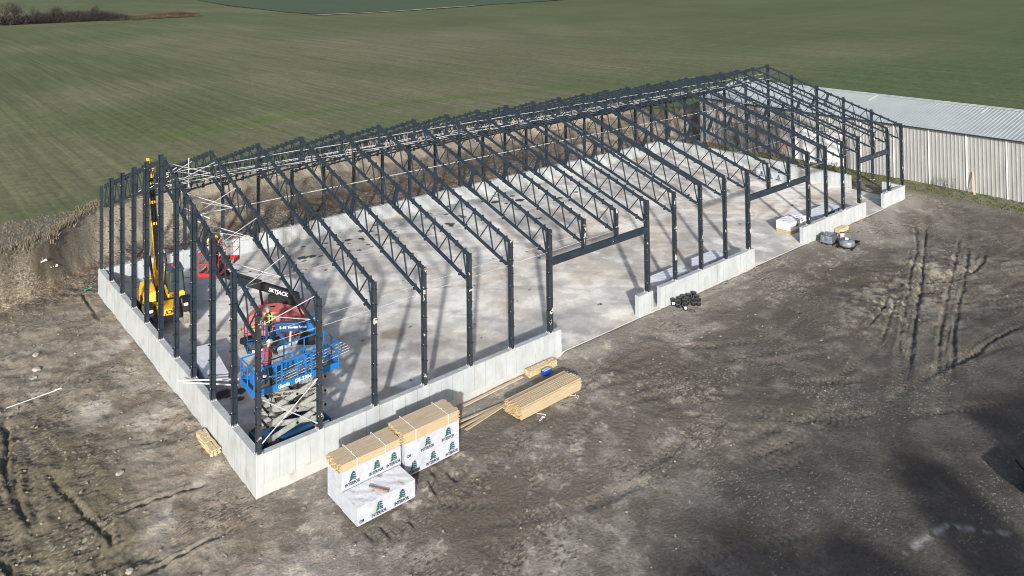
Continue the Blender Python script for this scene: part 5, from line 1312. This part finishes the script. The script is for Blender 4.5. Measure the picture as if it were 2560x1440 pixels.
# ------------------------------------------------------------------ people
def cloth(name, c, c2=None): return mat(name, c, c2 or tuple(x*1.6+.01 for x in c), scale=9, rough=.9, bump=.5, bscale=14)
SK = mat('skin', (.48, .28, .20), rough=.6)
def person(label, loc, face, J, mats, helmet, extras=()):
    """J: joint dict in local metres, x right, y forward, z up; mats: torso, sleeves, legs, boots"""
    root = thing('person', label, 'person', loc)
    root.rotation_euler = (0, 0, face)
    V = Vector; jn = {k: V(v) for k, v in J.items()}
    names = []; verts = []; rad = []; edges = []; bones = []
    def addv(n, p, r): names.append(n); verts.append(p); rad.append(r); return len(verts)-1
    pel = addv('pel', jn['pel'], (.15, .125)); wa = addv('wa', jn['pel'].lerp(jn['chest'], .45), (.14, .11)); chs = addv('ch', jn['chest'], (.17, .125))
    nb = addv('nb', jn['neck'], (.065, .065)); hb = addv('hb', jn['neck'].lerp(jn['head'], .55), (.075, .085)); hd_ = addv('hd', jn['head'], (.082, .098)); ht = addv('ht', jn['head']+(jn['head']-jn['neck']).normalized()*.09, (.065, .075))
    fc = addv('nose', jn['head']+V((0, .085, -.02)), (.022, .03))
    edges += [(pel, wa), (wa, chs), (chs, nb), (nb, hb), (hb, hd_), (hd_, ht), (hd_, fc)]
    bones += [(pel, wa, 0), (wa, chs, 0), (chs, nb, 0), (nb, hb, 4), (hb, hd_, 4), (hd_, ht, 4), (hd_, fc, 4)]
    for s, S_ in ((-1, 'l'), (1, 'r')):
        sh_ = addv('sh', jn['chest']+V((s*.17, 0, .05)), (.07, .07)); el = addv('el', jn['el'+S_], (.047, .047)); wr = addv('wr', jn['ha'+S_], (.034, .03))
        hdir = (jn['ha'+S_]-jn['el'+S_]).normalized(); pm = addv('pm', jn['ha'+S_]+hdir*.07, (.042, .02))
        edges += [(chs, sh_), (sh_, el), (el, wr), (wr, pm)]; bones += [(chs, sh_, 0), (sh_, el, 1), (el, wr, 1), (wr, pm, 4)]
        sd = hdir.cross(V((0, 0, 1))); sd = sd.normalized() if sd.length > .1 else V((1, 0, 0)); nn = sd.cross(hdir)
        for i, (o, L) in enumerate(((-.03, .065), (-.01, .078), (.01, .074), (.03, .058))):
            k1 = addv('f', jn['ha'+S_]+hdir*(.10+.6*0)+sd*o, (.0095, .0095)); k2 = addv('f', jn['ha'+S_]+hdir*(.10+L*.55)+sd*o-nn*.02, (.009, .009)); k3 = addv('f', jn['ha'+S_]+hdir*(.10+L*.7)+sd*o-nn*.045, (.008, .008))
            edges += [(pm, k1), (k1, k2), (k2, k3)]; bones += [(pm, k1, 4), (k1, k2, 4), (k2, k3, 4)]
        k1 = addv('t', jn['ha'+S_]+hdir*.05-sd*s*.045, (.011, .011)); k2 = addv('t', jn['ha'+S_]+hdir*.085-sd*s*.06-nn*.02, (.01, .01)); edges += [(wr, k1), (k1, k2)]; bones += [(wr, k1, 4), (k1, k2, 4)]
        hp = addv('hip', jn['pel']+V((s*.095, 0, -.07)), (.092, .095)); kn = addv('kn', jn['kn'+S_], (.062, .066)); an = addv('an', jn['an'+S_], (.045, .05)); to = addv('to', jn['an'+S_]+V((s*.02, .17, -.055)), (.045, .035)); he = addv('he', jn['an'+S_]+V((0, -.04, -.05)), (.04, .04))
        edges += [(pel, hp), (hp, kn), (kn, an), (an, to), (an, he)]; bones += [(pel, hp, 2), (hp, kn, 2), (kn, an, 2), (an, to, 3), (an, he, 3)]
    me = bpy.data.meshes.new('sk'); me.from_pydata(verts, edges, []); tmp = bpy.data.objects.new('sk', me); COL.objects.link(tmp)
    tmp.modifiers.new('s', 'SKIN'); ss = tmp.modifiers.new('u', 'SUBSURF'); ss.levels = ss.render_levels = 2
    for i, r in enumerate(rad): me.skin_vertices[0].data[i].radius = r
    me.skin_vertices[0].data[0].use_root = True
    dg = bpy.context.evaluated_depsgraph_get(); dg.update()
    bme = bpy.data.meshes.new_from_object(tmp.evaluated_get(dg)); bme.name = 'body'
    bpy.data.objects.remove(tmp); bpy.data.meshes.remove(me)
    bme.materials.clear()
    for mm in list(mats)+[SK]: bme.materials.append(mm)
    P_ = [V(v) for v in verts]
    for p in bme.polygons:
        c = p.center; best = 1e9; mi = 0
        for a_, b_, m_ in bones:
            A_, B2 = P_[a_], P_[b_]; d = B2-A_; t = max(0, min(1, (c-A_).dot(d)/max(d.length_squared, 1e-9))); D = (c-A_-d*t).length-(rad[a_][0]*(1-t)+rad[b_][0]*t)*.8
            if D < best: best = D; mi = m_
        p.material_index = mi; p.use_smooth = True
    body = bpy.data.objects.new('body', bme); link(body, root)
    def child(mb, name, mt, smooth=False):
        m2 = bpy.data.meshes.new(name); m2.from_pydata([tuple(v) for v in mb.v], [], mb.f); m2.materials.append(mt)
        bm = bmesh.new(); bm.from_mesh(m2); bmesh.ops.recalc_face_normals(bm, faces=bm.faces); bm.to_mesh(m2); bm.free()
        for p in m2.polygons: p.use_smooth = smooth
        o = bpy.data.objects.new(name, m2); link(o, root); return o
    hd3 = jn['head']; ax = (jn['head']-jn['neck']).normalized()
    # eyes, brow, mouth
    mb = MB()
    for s in (-1, 1): mb.lathe(hd3+V((s*.032, .088, .012)), (0, 1, 0), [(0, .012), (.008, .008)], 8)
    mb.box(hd3+V((0, .092, -.055)), (.05, .008, .010)); child(mb, 'face_features', M['textblack'])
    mb = MB()
    for s in (-1, 1): mb.box(hd3+V((s*.085, 0, 0)), (.02, .035, .055))
    child(mb, 'ears', SK)
    mb = MB(); mb.lathe(hd3+ax*.03, ax, [(0, .125), (.02, .122), (.06, .115), (.10, .09), (.125, .05), (.132, .01)], 18)
    mb.lathe(hd3+ax*.025, ax, [(0, .12), (.0, .150), (.012, .148), (.014, .12)], 18)
    mb.box(hd3+ax*.033+V((0, .14, -.005)), (.15, .07, .012)); child(mb, 'hard_hat', helmet, True)
    for e in extras:
        mb = MB(); e[1](mb, jn); child(mb, e[0], e[2])
    return root
BOOT = cloth('boot_leather', (.06, .04, .025)); BLK = cloth('black_cloth', (.012, .012, .014)); DGR = cloth('dark_grey_cloth', (.055, .057, .06)); LGR = cloth('pale_grey_cloth', (.25, .24, .25)); GRY = cloth('grey_plaid', (.12, .12, .12), (.25, .22, .22)); NAVY = cloth('navy_cloth', (.02, .035, .07)); ORG_ = cloth('orange_jacket', (.45, .09, .05)); HIV = mat('hi_vis_band', (.55, .75, .05), rough=.6); REDV = cloth('red_harness', (.45, .01, .05)); WHT = mat('white_band', (.75, .75, .75), rough=.6)
def harness(mb, j):
    p, c, n = j['pel'], j['chest'], j['neck']; V = Vector
    for s in (-1, 1):
        for y in (-.128, .128):
            mb.beam(c+V((s*.09, y, .08)), p.lerp(c, .35)+V((s*.10, y*.95, 0)), .05, .02, (0, 1, 0))
        mb.beam(c+V((s*.09, -.13, .10)), c+V((s*.09, .13, .10)), .045, .012)
    for y in (-.13, .13): mb.beam(c+V((-.12, y, .0)), c+V((.12, y, .0)), .012, .045)
    mb.lathe(p.lerp(c, .1), (c-p).normalized(), [(-.02, .158), (.02, .158), (.02, .150), (-.02, .150)], 16)
def legband(mb, j):
    V = Vector
    for S_ in 'lr':
        k, a = j['kn'+S_], j['an'+S_]; d = (a-k).normalized(); mb.lathe(k.lerp(a, .35), d, [(-.035, .075), (.035, .07)], 14)
def belt(mb, j): mb.lathe(j['pel']+Vector((0, 0, .03)), (0, 0, 1), [(-.04, .165), (.04, .16), (.04, .15), (-.04, .15)], 16); mb.box(j['pel']+Vector((.16, -.02, -.06)), (.08, .14, .16))
stand = dict(pel=(0, 0, .93), chest=(0, .02, 1.36), neck=(0, .03, 1.50), head=(0, .07, 1.62), ell=(-.30, .05, 1.15), elr=(.30, .05, 1.15), hal=(-.30, .25, 1.03), har=(.30, .25, 1.03), knl=(-.12, .03, .50), knr=(.12, .03, .50), anl=(-.14, 0, .09), anr=(.14, 0, .09))
def pose(**k): d = dict(stand); d.update(k); return d
person('person in a white hard hat and red harness bending over pipes on the scissor lift', (.98, 1.50, PZ+.03), math.radians(-50), pose(pel=(0, -.03, .91), chest=(0, .05, 1.33), neck=(0, .10, 1.46), head=(0, .17, 1.56), ell=(-.27, .26, 1.12), elr=(.27, .26, 1.12), hal=(-.12, .48, 1.22), har=(.12, .50, 1.20)), [DGR, DGR, BLK, BOOT], M['white'], [('harness', harness, REDV), ('leg_band', legband, WHT)])
person('person in black with a yellow-green harness, seen from behind in the blue basket', (3.38, 7.1, 1.51), math.radians(25), pose(ell=(-.30, .12, 1.12), elr=(.30, .12, 1.12), hal=(-.24, .38, 1.10), har=(.22, .38, 1.10)), [BLK, BLK, NAVY, BOOT], mat('grey_green_helmet', (.10, .17, .17), rough=.35), [('harness', harness, HIV)])
person('person in grey plaid, pale trousers and dark helmet, rightmost in the red basket', Qb(.35, .0, .03), math.radians(75), pose(ell=(-.34, .22, 1.32), elr=(.30, .2, 1.20), hal=(-.30, .50, 1.42), har=(.20, .46, 1.25)), [GRY, GRY, LGR, BOOT], mat('dark_teal_helmet', (.03, .08, .10), rough=.3), [('tool_belt', belt, cloth('tan_belt', (.35, .16, .07)))])
person('person in orange jacket and yellow hard hat leaning over in the red basket', Qb(-.25, .12, .03), math.radians(-20), pose(pel=(0, -.05, .9), chest=(0, .15, 1.25), neck=(0, .24, 1.36), head=(0, .33, 1.43), ell=(-.28, .3, 1.1), elr=(.28, .3, 1.1), hal=(-.18, .55, 1.12), har=(.18, .5, 1.0)), [ORG_, ORG_, NAVY, BOOT], mat('yellow_helmet', (.75, .45, .02), rough=.3))
person('person in black and pale yellow hard hat, leftmost in the red basket', Qb(-.95, .05, .03), math.radians(110), pose(ell=(-.32, .1, 1.25), hal=(-.30, .30, 1.45), har=(.22, .38, 1.20)), [BLK, BLK, DGR, BOOT], mat('lime_helmet', (.55, .60, .08), rough=.3), [('harness', harness, WHT)])

# ------------------------------------------------------------------ buildings and a tree stand-in behind the camera that throw the shadows at lower right
M['silo'] = mat('silo_sheet', (.45, .46, .47), (.38, .39, .40), scale=1, rough=.4, metal=.3)
def shadow_base(px, py, Hh): k = Hh/math.tan(EL); return px-math.cos(AZ)*k, py-math.sin(AZ)*k
sx_, sy_ = shadow_base(20.3, -14.5, 11.5)
t = thing('silo', 'tall grey steel silo standing behind the viewpoint', 'silo', (sx_, sy_, -.4))
mb = MB(); mb.lathe((sx_, sy_, -.4), (0, 0, 1), [(0, 1.4), (10.4, 1.4)], 28); mb.build('silo_wall', M['silo'], t)
mb = MB(); mb.lathe((sx_, sy_, 10.0), (0, 0, 1), [(0, 1.45), (1.1, .9), (1.3, .1)], 28); mb.build('roof', M['silo'], t)
def barn(label, px, py, Hr, He, wid, L, yaw):
    bx, by = shadow_base(px, py, Hr); c, s = math.cos(yaw), math.sin(yaw)
    t = thing('shadow_building', label, 'building', (bx, by, -.4))
    def q(u, v, z): return Vector((bx+u*c-v*s, by+u*s+v*c, z))
    mb = MB(); mb.hull_prism([q(0, -wid/2, -.6), q(0, wid/2, -.6), q(0, wid/2, He), q(0, 0, Hr-.05), q(0, -wid/2, He)], [q(-L, -wid/2, -.6), q(-L, wid/2, -.6), q(-L, wid/2, He), q(-L, 0, Hr-.05), q(-L, -wid/2, He)]); mb.build('wall', M['corr'], t)
    mb = MB()
    for sg in (-1, 1): mb.hull_prism([q(.3, 0, Hr), q(.3, sg*(wid/2+.3), He-.1), q(.3, sg*(wid/2+.3), He+.0), q(.3, 0, Hr+.1)], [q(-L, 0, Hr), q(-L, sg*(wid/2+.3), He-.1), q(-L, sg*(wid/2+.3), He), q(-L, 0, Hr+.1)])
    mb.build('roof', M['roofs'], t)
barn('grey farm building behind the viewpoint, its broad shadow at the lower right edge', 28.0, -17.0, 8.0, 7.6, 7, 14, AZ)
barn('grey farm building behind the viewpoint whose peaked shadow lies along the bottom edge', 13.4, -15.6, 7.0, 5.2, 9, 10, AZ-.05)
barn('tall grey building shape added unseen behind the viewpoint, standing in for trees that shade the bottom edge', 10.6, -13.4, 10, 9.6, 5.5, 12, AZ+.15)  # building shape added out of view to cast soft tree shade
# corner of a white trailer at the right edge
t = thing('utility_trailer', 'corner and drawbar of a small white trailer at the lower right edge', 'trailer', (20.3, -19.2, -.2))
zt = height_at(20.4, -18.6)
mb = MB(); mb.box((21.35, -19.35, zt+.7), (2.2, 1.2, .45), -.1); mb.build('box_body', M['white'], t, bevel=.04)
for s in (-.5, .5):
    mb = MB(); mb.beam((20.9, -18.9, zt+.4), (22.2, -17.75+s*.05, zt+.35), .06, .08); mb.build('drawbar', M['black'], t)
for s in (-1, 1): wheel(t, (21.0+s*.0, -19.3+s*.75, zt+.32), (0, 1, 0), .32, .18, 'rubber', 'white', 12)
print('objects', len(bpy.data.objects))
